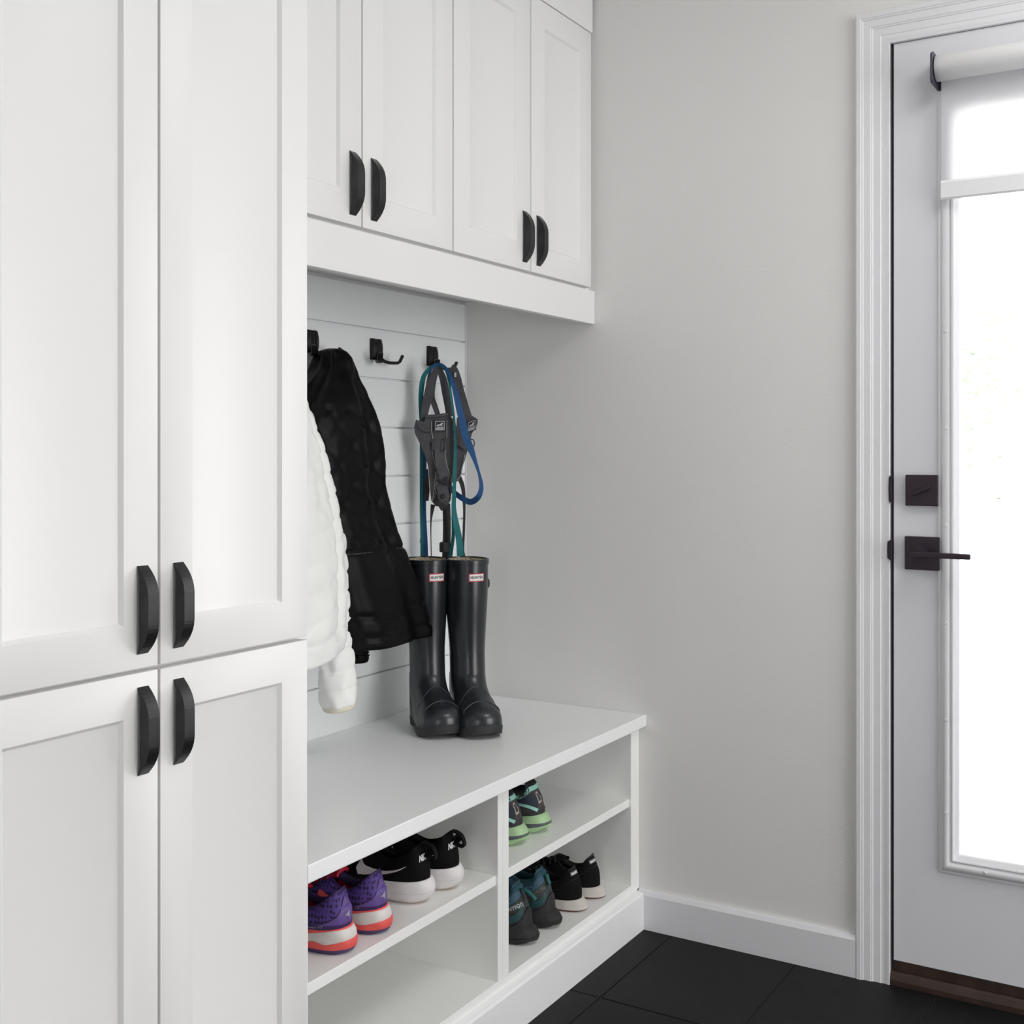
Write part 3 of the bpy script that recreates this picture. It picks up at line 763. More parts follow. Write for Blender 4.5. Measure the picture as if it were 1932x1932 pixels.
def strip(name, px, w, width, th, mat, parent, normals=None, sub=8):
    m = MB(); m.ribbon([pt(p[0], p[1], w+(p[2] if len(p) > 2 else 0)) for p in px], width, th, normals, sub)
    return m.build(name, mat, parent, angle=40)
def cord(name, px, w, r, mat, parent, sub=8):
    m = MB(); m.tube(crom([pt(p[0], p[1], w+(p[2] if len(p) > 2 else 0)) for p in px], sub), r, 6); return m.build(name, mat, parent, smooth=True)
def logo(parent, cx, cy, w, size, skew=0., squash=1.):
    """square patch: white border, leaping animal outline and lettering"""
    o0 = Vector(parent.location)
    fn = lambda a, b: (pt(cx+(a*squash)*F_PX/w, cy-(b+a*skew)*F_PX/w, w)-o0, NV)
    h = size/2
    p = decal('logo_patch', poly_mesh([(-h*1.28, -h*1.3), (h*1.28, -h*1.3), (h*1.28, h*1.3), (-h*1.28, h*1.3)]), fn, PATCH, parent, .0008)
    bw = h*.10
    ring = ([(-h, -h), (h, -h), (h, h), (-h, h), (-h+bw, -h+bw), (h-bw, -h+bw), (h-bw, h-bw), (-h+bw, h-bw)], [[0, 1, 5, 4], [1, 2, 6, 5], [2, 3, 7, 6], [3, 0, 4, 7]])
    decal('patch_border', ring, fn, PWHITE, p, .0013)
    dog = [(-.80, -.20), (-.62, .02), (-.42, .14), (-.15, .18), (.10, .22), (.28, .42), (.30, .66), (.44, .50), (.70, .44), (.62, .28), (.46, .18), (.40, 0), (.58, -.16), (.78, -.34), (.50, -.22), (.22, -.10), (-.06, -.06), (-.26, -.10), (-.40, -.28), (-.62, -.44), (-.50, -.20), (-.58, -.08)]
    decal('animal_emblem', poly_mesh([(x*h, y*h+.08*h) for x, y in dog]), fn, PWHITE, p, .0013)
    decal('emblem_wave', poly_mesh([(-.70*h, -.42*h), (-.1*h, -.30*h), (.75*h, -.40*h), (.75*h, -.52*h), (0, -.42*h), (-.7*h, -.54*h)]), fn, PWHITE, p, .0013)
    tv, tf = text_mesh('KURGO', h*.46, 0, .0002)
    decal('lettering', ([(x, y-.72*h) for x, y in tv], tf), fn, PWHITE, p, .0014, res=.01)
def harnesses():
    W = 2.905
    t = thing('dog_harness', 'grey padded dog harness in front, hanging from the right coat hook', 'dog harness', pt(822, 700, W), 'dog harnesses on the right hook')
    bodyp = [(785, 792), (800, 796), (803, 783), (846, 780), (856, 793), (861, 806), (862, 830), (859, 850), (855, 880), (853, 900), (851, 940), (846, 950), (832, 956), (822, 955), (814, 945), (812, 930), (810, 905), (808, 880), (803, 862), (792, 836), (783, 818), (781, 806)]
    b = plate('chest_pad', bodyp, W, .016, HGREY, t)
    logo(t, 830, 803, W-.0115, .0225)
    # rolled upper edge and padded side wing
    cord('top_roll', [(803, 788, -.006), (824, 785, -.008), (846, 782, -.006)], W, .0045, HGREY, t)
    cord('wing_roll', [(786, 797, -.004), (792, 807, -.008), (803, 813, -.009), (814, 813, -.009)], W, .0040, HGREY, t)
    for px in ([(814, 795), (814, 812), (817, 828)], [(817, 850), (817, 862), (822, 878), (829, 892), (832, 901), (829, 911), (821, 916), (821, 925), (828, 940), (829, 950), (826, 955)],
               [(843, 793), (843, 810), (843, 826)], [(841, 846), (840, 860), (844, 880), (850, 897), (851, 910)], [(842, 915), (845, 928), (850, 940), (848, 948)],
               [(822, 890), (821, 905), (818, 930), (816, 945)], [(825, 888), (824, 910), (821, 930), (820, 940)]):
        cord('reflective_trim', [(a, c, -.0095) for a, c in px], W, .00085, HREFL, t)
    # daisy-chain webbing folds with snaps
    for px, nm in (([(830, 838, -.011), (830, 860, -.014), (833, 880, -.020), (838, 896, -.028), (836, 906, -.026), (832, 912, -.012)], 'webbing_fold'),
                   ([(832, 912, -.012), (835, 924, -.020), (838, 938, -.026), (836, 950, -.020), (828, 955, -.010)], 'webbing_fold')):
        strip(nm, px, W, .0255, .003, HGREY, t)
    for x, y, dw in ((842, 903, -.0305), (836, 936, -.0290)):
        c = pt(x, y, W+dw); m = MB(); e2 = Vector((.6, -.8, 0)); e1 = Vector((0, 0, 1))
        m.rings([[c+NV*o+(e2*math.cos(q)*.0052+e1*math.sin(q)*.0062)*k for q in [2*PI*i/18 for i in range(18)]] for o, k in ((-.001, 1), (.0018, 1), (.0022, .8), (.0016, .5))], cap1=True)
        m.build('snap', SNAPM, t, smooth=True)
    strip('keeper_band', [(815, 840, -.012), (823, 840, -.014), (830, 841, -.014), (842, 839, -.012)], W, .0245, .002, HGREY, t, [NV])
    cord('leash_ring', [(833, 830, -.016), (837, 829, -.021), (838, 840, -.024), (837, 850, -.021), (833, 851, -.016)], W, .0013, SNAPM, t)
    strip('shoulder_strap', [(800, 800, .004), (801, 782, .004), (806, 755, .004), (813, 725, .004), (820, 703, .006), (824, 694, .010)], W, [.013, .017, .0215, .0225, .016, .010], .002, HGREY, t, [NV, Vector((-.9, -.42, 0)), NV])
    strip('shoulder_strap', [(849, 786, .006), (846, 765, .006), (841, 740, .006), (836, 715, .006), (829, 698, .008), (825, 693, .010)], W, [.019, .0195, .0195, .018, .014, .010], .002, HGREY, t, [NV])
    strip('shoulder_strap', [(826, 782, .012), (820, 765, .014), (815, 748, .016), (818, 722, .014), (824, 700, .012)], W, [.012, .014, .014, .012, .010], .002, HGREY, t, [NV])
    strip('girth_strap', [(842, 950, .006), (843, 980, .006), (843, 1010, .006), (842, 1036, .006), (841, 1062, .006)], W, .0195, .002, HDARK, t)
    strip('girth_strap', [(817, 952, .004), (815, 965, .004), (813, 985, .004), (813, 1015, .004), (814, 1060, .004)], W, [.012, .008, .0035, .0022, .0022], .0015, HDARK, t)
    m = MB(); c = pt(838, 1032, W-.002); m.box(c.x-.012, c.x+.012, c.y-.008, c.y+.008, c.z-.013, c.z+.013); m.build('buckle', SNAPM, t, bevel=.004)
    # the second harness behind
    W2 = 2.975
    t = thing('dog_harness', 'second grey dog harness, behind the blue leash and nearest the side wall', 'dog harness', pt(864, 700, W2), 'dog harnesses on the right hook')
    p2 = [(862, 788), (880, 783), (890, 784), (901, 791), (901, 799), (896, 809), (890, 818), (888, 830), (883, 846), (877, 868), (873, 880), (871, 893), (866, 905), (858, 912), (852, 910), (848, 902), (852, 880), (857, 850), (860, 820)]
    plate('chest_pad', p2, W2, .014, HGREY, t)
    logo(t, 890, 803, W2-.0105, .0225, .30, .78)
    cord('reflective_trim', [(862, 835, -.009), (856, 858, -.009), (850, 875, -.009), (847, 885, -.009)], W2, .00085, HREFL, t)
    cord('reflective_trim', [(877, 858, -.009), (874, 874, -.009), (871, 884, -.009), (869, 896, -.009), (862, 906, -.009)], W2, .00085, HREFL, t)
    strip('keeper_band', [(862, 831, -.010), (872, 837, -.012), (882, 844, -.010)], W2, .019, .002, HGREY, t)
    cord('leash_ring', [(888, 829, -.006), (893, 830, -.012), (895, 838, -.014), (891, 846, -.012), (882, 847, -.008)], W2, .0014, SNAPM, t)
    strip('shoulder_strap', [(884, 790, .0), (876, 765, .0), (868, 738, .0), (862, 715, .0), (856, 699, .002), (850, 694, .004)], W2, [.020, .021, .021, .022, .0225, .021], .002, HGREY, t)
    strip('care_label', [(859, 703, -.004), (859, 711, -.004)], W2, .0050, .0006, PWHITE, t)
    strip('girth_strap', [(866, 900, .004), (872, 915, .006), (875, 935, .006), (876, 965, .006), (875, 1000, .006), (874, 1040, .006), (877, 1060, .006)], W2, [.012, .011, .0085, .0065, .006, .006, .012], .002, HDARK, t)
def leashes():
    W = 2.885
    t = thing('dog_leash', 'teal dog leash looped over the right coat hook', 'dog leash', pt(822, 690, W), 'leashes on the right hook')
    strip('leash_webbing', [(796, 1062, .055), (796, 1010, .055), (795, 960, .05), (795, 900, .05), (795, 850, .05), (795, 800, .045), (794, 765, .04), (795, 735, .035), (799, 712, .03), (808, 698, .03), (820, 690, .03), (833, 691, .025), (842, 700, .015), (848, 725, .005),
           (853, 760, 0), (857, 795, 0), (859, 830, 0), (859, 860, 0), (858, 890, 0), (857, 920, 0), (856, 940, 0)], W, [.008, .008, .008, .008, .008, .009, .0115, .013, .012, .010, .009, .008, .006, .0055, .0055, .006, .0065, .0075, .0085, .009, .0095], .0016, TEAL, t, [NV])
    strip('leash_handle', [(857, 930, -.002), (856, 955, -.003), (858, 975, -.004), (863, 1000, -.006), (867, 1025, -.008), (869, 1062, -.010)], W, [.0095, .0115, .0135, .0150, .0165, .0170], .0016, TEAL, t)
    strip('leash_handle', [(855, 935, .002), (854, 960, .004), (855, 990, .008), (855, 1012, .010), (852, 1035, .012), (848, 1064, .014)], W, [.006, .006, .008, .0085, .0088, .009], .0016, TEAL, t)
    t = thing('dog_leash', 'blue dog leash looped over the right coat hook, curling out beside the wall', 'dog leash', pt(830, 690, W), 'leashes on the right hook')
    W = 2.855
    strip('leash_webbing', [(803, 1062, .10), (802, 1020, .10), (800, 970, .10), (800, 920, .10), (801, 870, .09), (802, 820, .085), (802, 780, .08), (803, 745, .07), (810, 705, .06), (820, 689, .055), (832, 688, .05), (842, 696, .045),
           (850, 712, .035), (858, 735, .03), (864, 760, .025), (871, 790, .02), (878, 820, .012), (885, 840, .005), (891, 855, 0), (898, 875, -.005), (905, 898, -.010), (908, 920, -.012), (902, 938, -.010), (888, 947, .008), (872, 940, .028), (858, 930, .050), (848, 918, .075), (836, 906, .085)],
          W, [.0135, .0125, .011, .010, .010, .008, .006, .004, .006, .007, .007, .008, .011, .014, .0165, .018, .018, .016, .010, .0065, .010, .0135, .0150, .0140, .0125, .0125, .0125], .0016, BLUE, t, [NV])
    strip('leash_clip', [(805, 885, .10), (805, 900, .10), (806, 925, .10), (806, 945, .10)], W, [.006, .010, .012, .006], .006, M('clip_bronze', (.045, .030, .022), .35, .8), t)
    strip('leash_tag', [(795.5, 1008, .085), (793, 1024, .085)], W, .0042, .001, M('tag_pink', (.35, .22, .19), .6), t)
harnesses(); leashes()

# ------------------------------------------------------------------ shoes
def notch(q, d): return d*max(0, math.sin(q*62)-.35)
class Shoe:
    """low shoe in local space: heel at y = 0, toe towards +y, sole on z = 0. side -1 is the left flank."""
    def __init__(s, name, label, x, y, z, ang, L, wid, group, heel_h, dip_h, tongue_h, sole_h, sole_toe, lean=.010, side_rise=.0, flare=.004, hf=.006):
        s.t = thing(name, label, 'shoe', (x, y, z), group, math.radians(ang)); s.L = L; s.N = 30; s.K = 12
        s.hw = kp([(0, 0), (.012, .012), (.04, .0215), (.09, .0285), (.16, .0325), (.28, .0335), (.42, .0355), (.56, .042), (.70, .0465), (.82, .0435), (.91, .034), (.965, .021), (1, 0)])
        s.wid = wid; s.sole_h = kp([(0, sole_h*1.06), (.10, sole_h), (.4, sole_h*.92), (.7, sole_toe), (1, sole_toe+.016)])
        s.heel_h, s.dip_h, s.tongue_h, s.lean = heel_h, dip_h, tongue_h, lean
        s.flare = flare; s.hf = hf
        s.Tx = kp([(0, 0), (.02, .010), (.06, .019), (.14, .0245), (.26, .0255), (.36, .0225), (.44, .0175), (.58, .0145), (.70, .0105), (.78, .004), (.84, .0), (1, 0)])
        s.Ty = kp([(0, lean), (.05, lean+.004), (.14, .14*L), (.26, .25*L), (.36, .335*L), (.44, .395*L), (.58, .52*L), (.70, .63*L), (.84, .76*L), (1, .90*L)])
        s.Tz = kp([(0, heel_h), (.05, heel_h-.001), (.10, heel_h-.007), (.20, dip_h+.004), (.28, dip_h), (.36, dip_h+.006), (.44, tongue_h-.012), (.58, tongue_h-.028), (.70, .066), (.84, .054), (.94, .049), (1, .044)])
        tab = [0.]; pr = None; s.sg = []
        n = 400
        for i in range(n+1):
            u = i/n; q = (1-math.cos(PI*u))/2; p = Vector(s.P(q, 1)[:2])
            tab.append(tab[-1]+((p-pr).length if pr is not None else 0)); pr = p; s.sg.append((tab[-1], q))
    def spring(s, q): return .020*max(0, (q-.66)/.34)**1.8
    def P(s, q, sd, g=0.):
        u = math.acos(max(-1, min(1, 1-2*q)))/PI
        w = s.hw(q)*s.wid; w += g*math.sin(PI*u)**.35 if 0 < u < 1 else 0
        return (sd*w+.005*math.sin(PI*q)*s.mir, q*s.L-g*math.cos(PI*u), s.sole_h(q)+s.spring(q)-.003)
    mir = 1
    def prof(s, q, sd, t):
        p = Vector(s.P(q, sd, -.0015)); T = Vector((sd*s.Tx(q), s.Ty(q), max(s.Tz(q), p.z+.012)))
        toe = max(0, (q-.6)/.4)
        hb = t**(2.0+1.2*toe-.9*max(0, 1-q/.12)); vb = 1-(1-t)**(1.15+.75*toe)
        out = Vector((sd, 0, 0)) if .06 < q < .94 else Vector((0, -1 if q < .5 else 1, 0))
        b = (.0055 if q < .5 else .004)*math.sin(PI*min(1, t*1.05))*(1-.6*toe)
        r = Vector((p.x+(T.x-p.x)*hb, p.y+(T.y-p.y)*hb, p.z+(T.z-p.z)*vb))
        n = Vector((sd*math.sin(PI*min(1, q*4)/2) if q < .25 else sd, -math.cos(PI*min(1, q*4)/2) if q < .25 else 0, 0))
        if q > .9: n = Vector((sd*(1-q)*10, (q-.9)*10, 0))
        # heel curve: in above the counter, out again at the tab
        if q < .2: r += n*(-.004*math.sin(PI*t)**2*(1-q/.2)*(1 if t > .5 else .3)+s.flare*max(0, (t-.8)/.2)**1.5*(1-q/.2))
        return r+n*b
    def qs(s, i):
        i %= 2*s.N; u = i/s.N if i <= s.N else (2*s.N-i)/s.N
        return (1-math.cos(PI*u))/2, (1 if i <= s.N else -1)
    def upper(s, mat, name='upper'):
        rs = [[s.prof(*s.qs(i), k/s.K) for i in range(2*s.N)] for k in range(s.K+1)]
        o = MB().rings(rs).build(name, mat, s.t, smooth=True, local=True, subsurf=1); return o
    def surf(s, g, t):
        a = abs(g); sd = 1 if g >= 0 else -1; q = s.sg[-1][1]
        lo, hi = 0, len(s.sg)-1
        while hi-lo > 1:
            m = (lo+hi)//2
            if s.sg[m][0] < a: lo = m
            else: hi = m
        d = s.sg[hi][0]-s.sg[lo][0]; q = s.sg[lo][1]+(s.sg[hi][1]-s.sg[lo][1])*((a-s.sg[lo][0])/d if d > 1e-9 else 0)
        return s.prof(min(q, .999), sd, min(max(t, 0), 1))
    def fn(s, g0, t0, hgt, rot=0., sh=0.):
        """map flat metres (a right as seen from outside, b up) to the flank; g0 = distance from the heel (negative: left flank)"""
        c, sn = math.cos(rot), math.sin(rot)
        def f(a, b):
            x = a*c-b*sn; y = a*sn+b*c
            g = g0+x; t = t0+y/hgt
            p = s.surf(g, t); e = .0012
            du = s.surf(g+e, t)-s.surf(g-e, t); dv = s.surf(g, min(t+.02, 1))-s.surf(g, max(t-.02, 0))
            n = du.cross(dv)
            n = n.normalized() if n.length > 1e-12 else Vector((0, -1, 0))
            return p, n
        return f
    def sole(s, name, mat, f0, f1, g0, g1, bulge=0., k=6, parent=None, wave=None):
        """band of the sole between heights f0(q), f1(q) with outsets g0, g1"""
        rs = []
        for j in range(k):
            v = j/(k-1); r = []
            for i in range(2*s.N):
                q, sd = s.qs(i); g = g0+(g1-g0)*v+bulge*math.sin(PI*v)
                p = s.P(q, sd, g); z = f0(q, sd)*(1-v)+f1(q, sd)*v; back = s.hf*max(0, 1-q/.16)**1.2*min(1.15, 1.2-1.2*(z/s.sole_h(q))**2)
                r.append((p[0], p[1]-max(0, back), z+s.spring(q)))
            rs.append(r)
        return MB().rings(rs, cap0=True, cap1=True).build(name, mat, parent or s.t, angle=50, local=True)
    def inside(s, mat, mat_in, rim=.0028, inset=.007):
        qm = .44; n = 18; rs = []
        def ringpts(fz, ins):
            out = []
            for sd in (-1, 1):
                L = []
                for j in range(n+1):
                    q = qm*(j/n)**1.3; c = Vector((0, s.Ty(q), 0))
                    x = max(s.Tx(q)-ins, .0); y = s.Ty(q)+ins*max(0, 1-q/.08)
                    L.append(Vector((sd*x, y, fz(q))))
                out += L[::-1] if sd == -1 else L[1:]
            return out
        a = [ringpts(lambda q: s.Tz(q)-.0008, -.0006), ringpts(lambda q: s.Tz(q)+rim*.75, .0004), ringpts(lambda q: s.Tz(q)+rim, inset*.45), ringpts(lambda q: s.Tz(q)+rim*.2, inset*.9), ringpts(lambda q: s.Tz(q)-.012, inset), ]
        MB().rings(a, closed=False).build('collar', mat, s.t, smooth=True, local=True)
        b = [ringpts(lambda q: s.Tz(q)+rim*.1, inset*.9), ringpts(lambda q: (s.Tz(q)+s.sole_h(q))/2, inset*.7), ringpts(lambda q: s.sole_h(q)+.006, inset*.5)]
        MB().rings(b, closed=False).build('lining', mat_in, s.t, smooth=True, local=True)
        m = MB(); rr = [[(s.P(*s.qs(i), -.004)[0], s.P(*s.qs(i), -.004)[1], s.sole_h(s.qs(i)[0])+.004+s.spring(s.qs(i)[0])) for i in range(2*s.N)]]
        m.rings(rr, cap1=True); m.build('insole', mat_in, s.t, local=True)
    def tongue(s, mat, lace, up=.018, rows=5, lace_r=.0022):
        rs = []
        for j in range(13):
            q = .31+.42*j/12; y = s.Ty(q)+(.012 if j == 0 else 0); z = s.Tz(q)+(.004 if q > .44 else .004+up*((.44-q)/.13)**.8); w = s.Tx(max(q, .40))+.005
            if j < 4: w = .0215-.001*j
            rs.append([(w*math.sin(a), y, z+.010*math.cos(a)-.006) for a in [-1.25+2.5*i/8 for i in range(9)]])
        lo = [[(p[0]*.97, p[1]+.001, p[2]-.005) for p in r][::-1] for r in rs]
        m = MB(); m.rings([a+b for a, b in zip(rs, lo)], closed=True, cap0=True, cap1=True)
        m.build('tongue', mat, s.t, smooth=True, local=True)
        m = MB()
        for j in range(rows):
            q = .45+.26*j/(rows-1); q2 = .45+.26*min(j+1, rows-1)/(rows-1)
            for sd in (-1, 1):
                a = Vector((sd*(s.Tx(q)+.005), s.Ty(q), s.Tz(q)-.002)); b = Vector((-sd*(s.Tx(q2)+.005), s.Ty(q2), s.Tz(q2)-.002))
                c = (a+b)/2+Vector((0, 0, .012)); m.tube(crom([a, a*.7+c*.3+Vector((0, 0, .005)), c, b*.7+c*.3+Vector((0, 0, .005)), b], 4), lace_r, 6)
        m.build('laces', lace, s.t, smooth=True, local=True)
    def loop(s, name, mat, pts, width, thick=.0018):
        m = MB(); m.ribbon(pts, width, thick, [Vector((0, -.5, 1)), Vector((0, -1, .4)), Vector((0, -1, 0))] if len(pts) > 3 else None, 6)
        return m.build(name, mat, s.t, local=True, angle=40)
def rect(w, h, cx=0., cy=0., skew=0.): return [(cx-w/2-skew, cy-h/2), (cx+w/2-skew, cy-h/2), (cx+w/2+skew, cy+h/2), (cx-w/2+skew, cy+h/2)]
def word(body, size, width, shear=0., bold=0.):
    v, f = text_mesh(body, size, shear, bold); a = max(p[0] for p in v)-min(p[0] for p in v)
    return [(x*width/a, y) for x, y in v], f
def outline_ring(poly, k):
    n = len(poly); cx = sum(p[0] for p in poly)/n; cy = sum(p[1] for p in poly)/n
    return list(poly)+[(cx+(x-cx)*k, cy+(y-cy)*k) for x, y in poly], [[i, (i+1) % n, n+(i+1) % n, n+i] for i in range(n)]
def seam(s, name, mat, pts, r=.0006, hgt=.05, n=5):
    """fine stitched ridge along (g, t) points"""
    L = crom([Vector((a, b, 0)) for a, b in pts], n)
    m = MB(); m.tube([s.surf(v.x, v.y) for v in L], r, 5); return m.build(name, mat, s.t, smooth=True, local=True)

# --- purple running shoes
PUR_MESH = two_tone('purple_mesh', vor(150, 'F1', (1, 1, .75)), (.012, .005, .045), (.080, .036, .230), (.28, .46), .7, .3)
PUR = M('purple_overlay', (.120, .068, .270), .45, var=.08, vscale=30)
PURD = M('purple_dark', (.040, .016, .100), .55)
CORAL = M('coral_foam', (.80, .105, .090), .55, var=.12, vscale=25)
CORALR = M('red_lining', (.52, .006, .035), .7)
FOAMW = M('worn_white_foam', (.70, .67, .64), .65, var=.14, vscale=22, bump=.4, bscale=70)
PURO = M('purple_outsole', (.070, .040, .130), .6)
SILV = M('silver_print', (.40, .39, .43), .4, .3)
def purple(label, x, y, ang):
    s = Shoe('running_shoe', label, x, y, ZSH, ang, .262, 1.04, 'purple running shoes', .102, .072, .100, .043, .030, lean=.015, flare=.003, hf=.008)
    s.sole('outsole', PURO, lambda q, d: .004*max(0, 1-q/.08)**1.4, lambda q, d: .0085+.002*max(0, 1-q/.1), -.004, .0015, .001)
    w1 = kp([(0, .0260), (.05, .0230), (.12, .0175), (.20, .0220), (.27, .0180), (.36, .0100), (.45, .012), (.7, .012), (1, .014)])
    s.sole('sole_wave', CORAL, lambda q, d: .0084+.002*max(0, 1-q/.1), lambda q, d: w1(q), .0012, .0040, .0012)
    w2 = kp([(0, .043), (.06, .042), (.14, .0385), (.25, .0330), (.34, .0300), (.5, .028), (1, .026)])
    s.sole('midsole', FOAMW, lambda q, d: w1(q)-.0005, lambda q, d: w2(q), .0026, .0005, .0020)
    s.sole('midsole_edge', CORAL, lambda q, d: w2(q)-.0005, lambda q, d: max(w2(q)+.001, s.sole_h(q)-.0005), .0014, .0002, .0004)
    s.upper(PUR_MESH)
    h = .060
    lc = s.fn(0, 0, h)
    # heel counter: peak at the back, wings low along both flanks
    ctr = [(-.100, .004), (-.070, .010), (-.045, .012), (-.030, .017), (-.018, .028), (-.008, .040), (.0, .044), (.008, .040), (.018, .028), (.030, .017), (.045, .012), (.070, .010), (.100, .004), (.100, -.004), (-.100, -.004)]
    f = s.fn(0, .06, h); decal('heel_counter', poly_mesh(ctr), f, PUR, s.t, .0010, .006)
    band = [(-.150, -.002), (-.150, .018), (-.120, .020), (-.095, .017), (-.070, .010), (-.045, .006), (-.020, .0035), (.020, .0035), (.045, .006), (.070, .010), (.095, .017), (.12, .02), (.15, .018), (.15, -.002)]
    decal('side_overlay', poly_mesh(band), f, PURD, s.t, .0014, .006)
    seam(s, 'seam', M('dark_thread', (.03, .025, .03), .6), [(-.095, .36), (-.060, .30), (-.040, .30), (-.028, .38), (-.018, .56), (-.008, .75), (0, .81), (.008, .75), (.018, .56), (.03, .38), (.06, .30)])
    seam(s, 'seam', M('pale_thread', (.22, .18, .30), .6), [(-.100, .30), (-.070, .19), (-.040, .14), (-.015, .12), (.015, .12), (.04, .14)])
    bird = [(-.0085, .0005), (-.003, .0005), (.001, .003), (.0085, .0060), (.0055, .0015), (.0050, -.0045), (.0030, -.0060), (-.0005, -.0020), (-.0045, -.0018)]
    decal('heel_mark', poly_mesh(bird), s.fn(-.006, .34, h), SILV, s.t, .0018, .003)
    decal('side_lettering', word('INSPIRE 10', .0055, .042, .35), s.fn(-.075, .155, h), SILV, s.t, .0022, .004)
    decal('side_flash', poly_mesh([(-.02, .008), (.030, -.003), (.028, -.006), (-.02, -.006)]), s.fn(-.118, .46, h), CORAL, s.t, .0012, .004)
    s.inside(PURD, CORALR, .003, .007)
    s.tongue(CORALR, PURD, .020)
    return s
purple('purple running shoe nearest the tall cabinet, on the upper left shelf', 1.560, 1.274, 9)
purple('purple running shoe beside the black and white sneaker, on the upper left shelf', 1.658, 1.274, 9)

# --- black and white sneakers
NKNIT = M('black_knit', (.0030, .0030, .0033), .75, bump=.6, bscale=230, spec=.15)
NSM = M('black_smooth', (.0022, .0022, .0025), .6, spec=.2)
NWHITE = M('white_foam', (.74, .72, .72), .55, var=.07, vscale=14, bump=.15, bscale=60)
LETW = M('white_print', (.80, .80, .80), .5)
SWS = M('silver_swoosh', (.56, .53, .55), .45)
def sneaker(label, x, y, ang):
    s = Shoe('sneaker', label, x, y, ZSH, ang, .280, 1.04, 'black and white sneakers', .104, .078, .104, .044, .032, lean=.019, flare=.003, hf=.006)
    c = lambda q, d: .006*max(0, 1-q/.10)**1.5
    s.sole('outsole', M('gum_edge', (.60, .50, .45), .6), c, lambda q, d: c(q, d)+.004, -.012, -.007, .0005)
    s.sole('midsole', NWHITE, lambda q, d: c(q, d)+.003, lambda q, d: .022+c(q, d)*.5, -.008, .0035, .0022, 8)
    s.sole('midsole_top', NWHITE, lambda q, d: .0222+c(q, d)*.5, lambda q, d: s.sole_h(q)-.0005, .0032, .0008, .0022, 8)
    s.upper(NKNIT)
    h = .060
    sw = [(-.070, .030), (-.0735, .012), (-.066, -.002), (-.050, -.004), (-.020, .001), (.022, .0115), (.052, .0195), (.0525, .0205), (.012, .0165), (-.030, .0135), (-.048, .0135), (-.056, .017), (-.062, .023)]
    sw = [(x*.82, y*.95) for x, y in sw]
    decal('swoosh', poly_mesh(sw), s.fn(-.098, .27, h), SWS, s.t, .0012, .004)
    swr = [(-x, y) for x, y in sw]
    decal('swoosh', poly_mesh(swr), s.fn(.098, .27, h), SWS, s.t, .0012, .004)
    decal('heel_lettering', word('NIKE', .0145, .031, .3, .0006), s.fn(-.013, .64, h), LETW, s.t, .0014, .004)
    s.inside(NSM, NSM, .004, .008)
    s.tongue(NKNIT, NSM, .022)
    e = s.surf(0, .97); b = s.surf(0, .72)
    s.loop('heel_loop', NSM, [Vector((0, .022, s.heel_h+.002)), Vector((0, .012, s.heel_h+.007)), Vector((0, -.004, s.heel_h+.001)), Vector((0, -.0105, s.heel_h-.012)), Vector((0, -.009, s.heel_h-.021)), Vector((0, b.y-.001, b.z-.002))], .0125, .0030)
    s.loop('heel_loop_edge', NSM, [Vector((0, .006, s.heel_h+.001)), Vector((0, .001, s.heel_h-.008)), Vector((0, b.y-.0005, b.z+.004))], .012)
    return s
sneaker('black sneaker with white sole beside the purple shoes, on the upper left shelf', 1.810, 1.284, 12)
sneaker('black sneaker with white sole next to the divider, on the upper left shelf', 1.895, 1.276, 11)

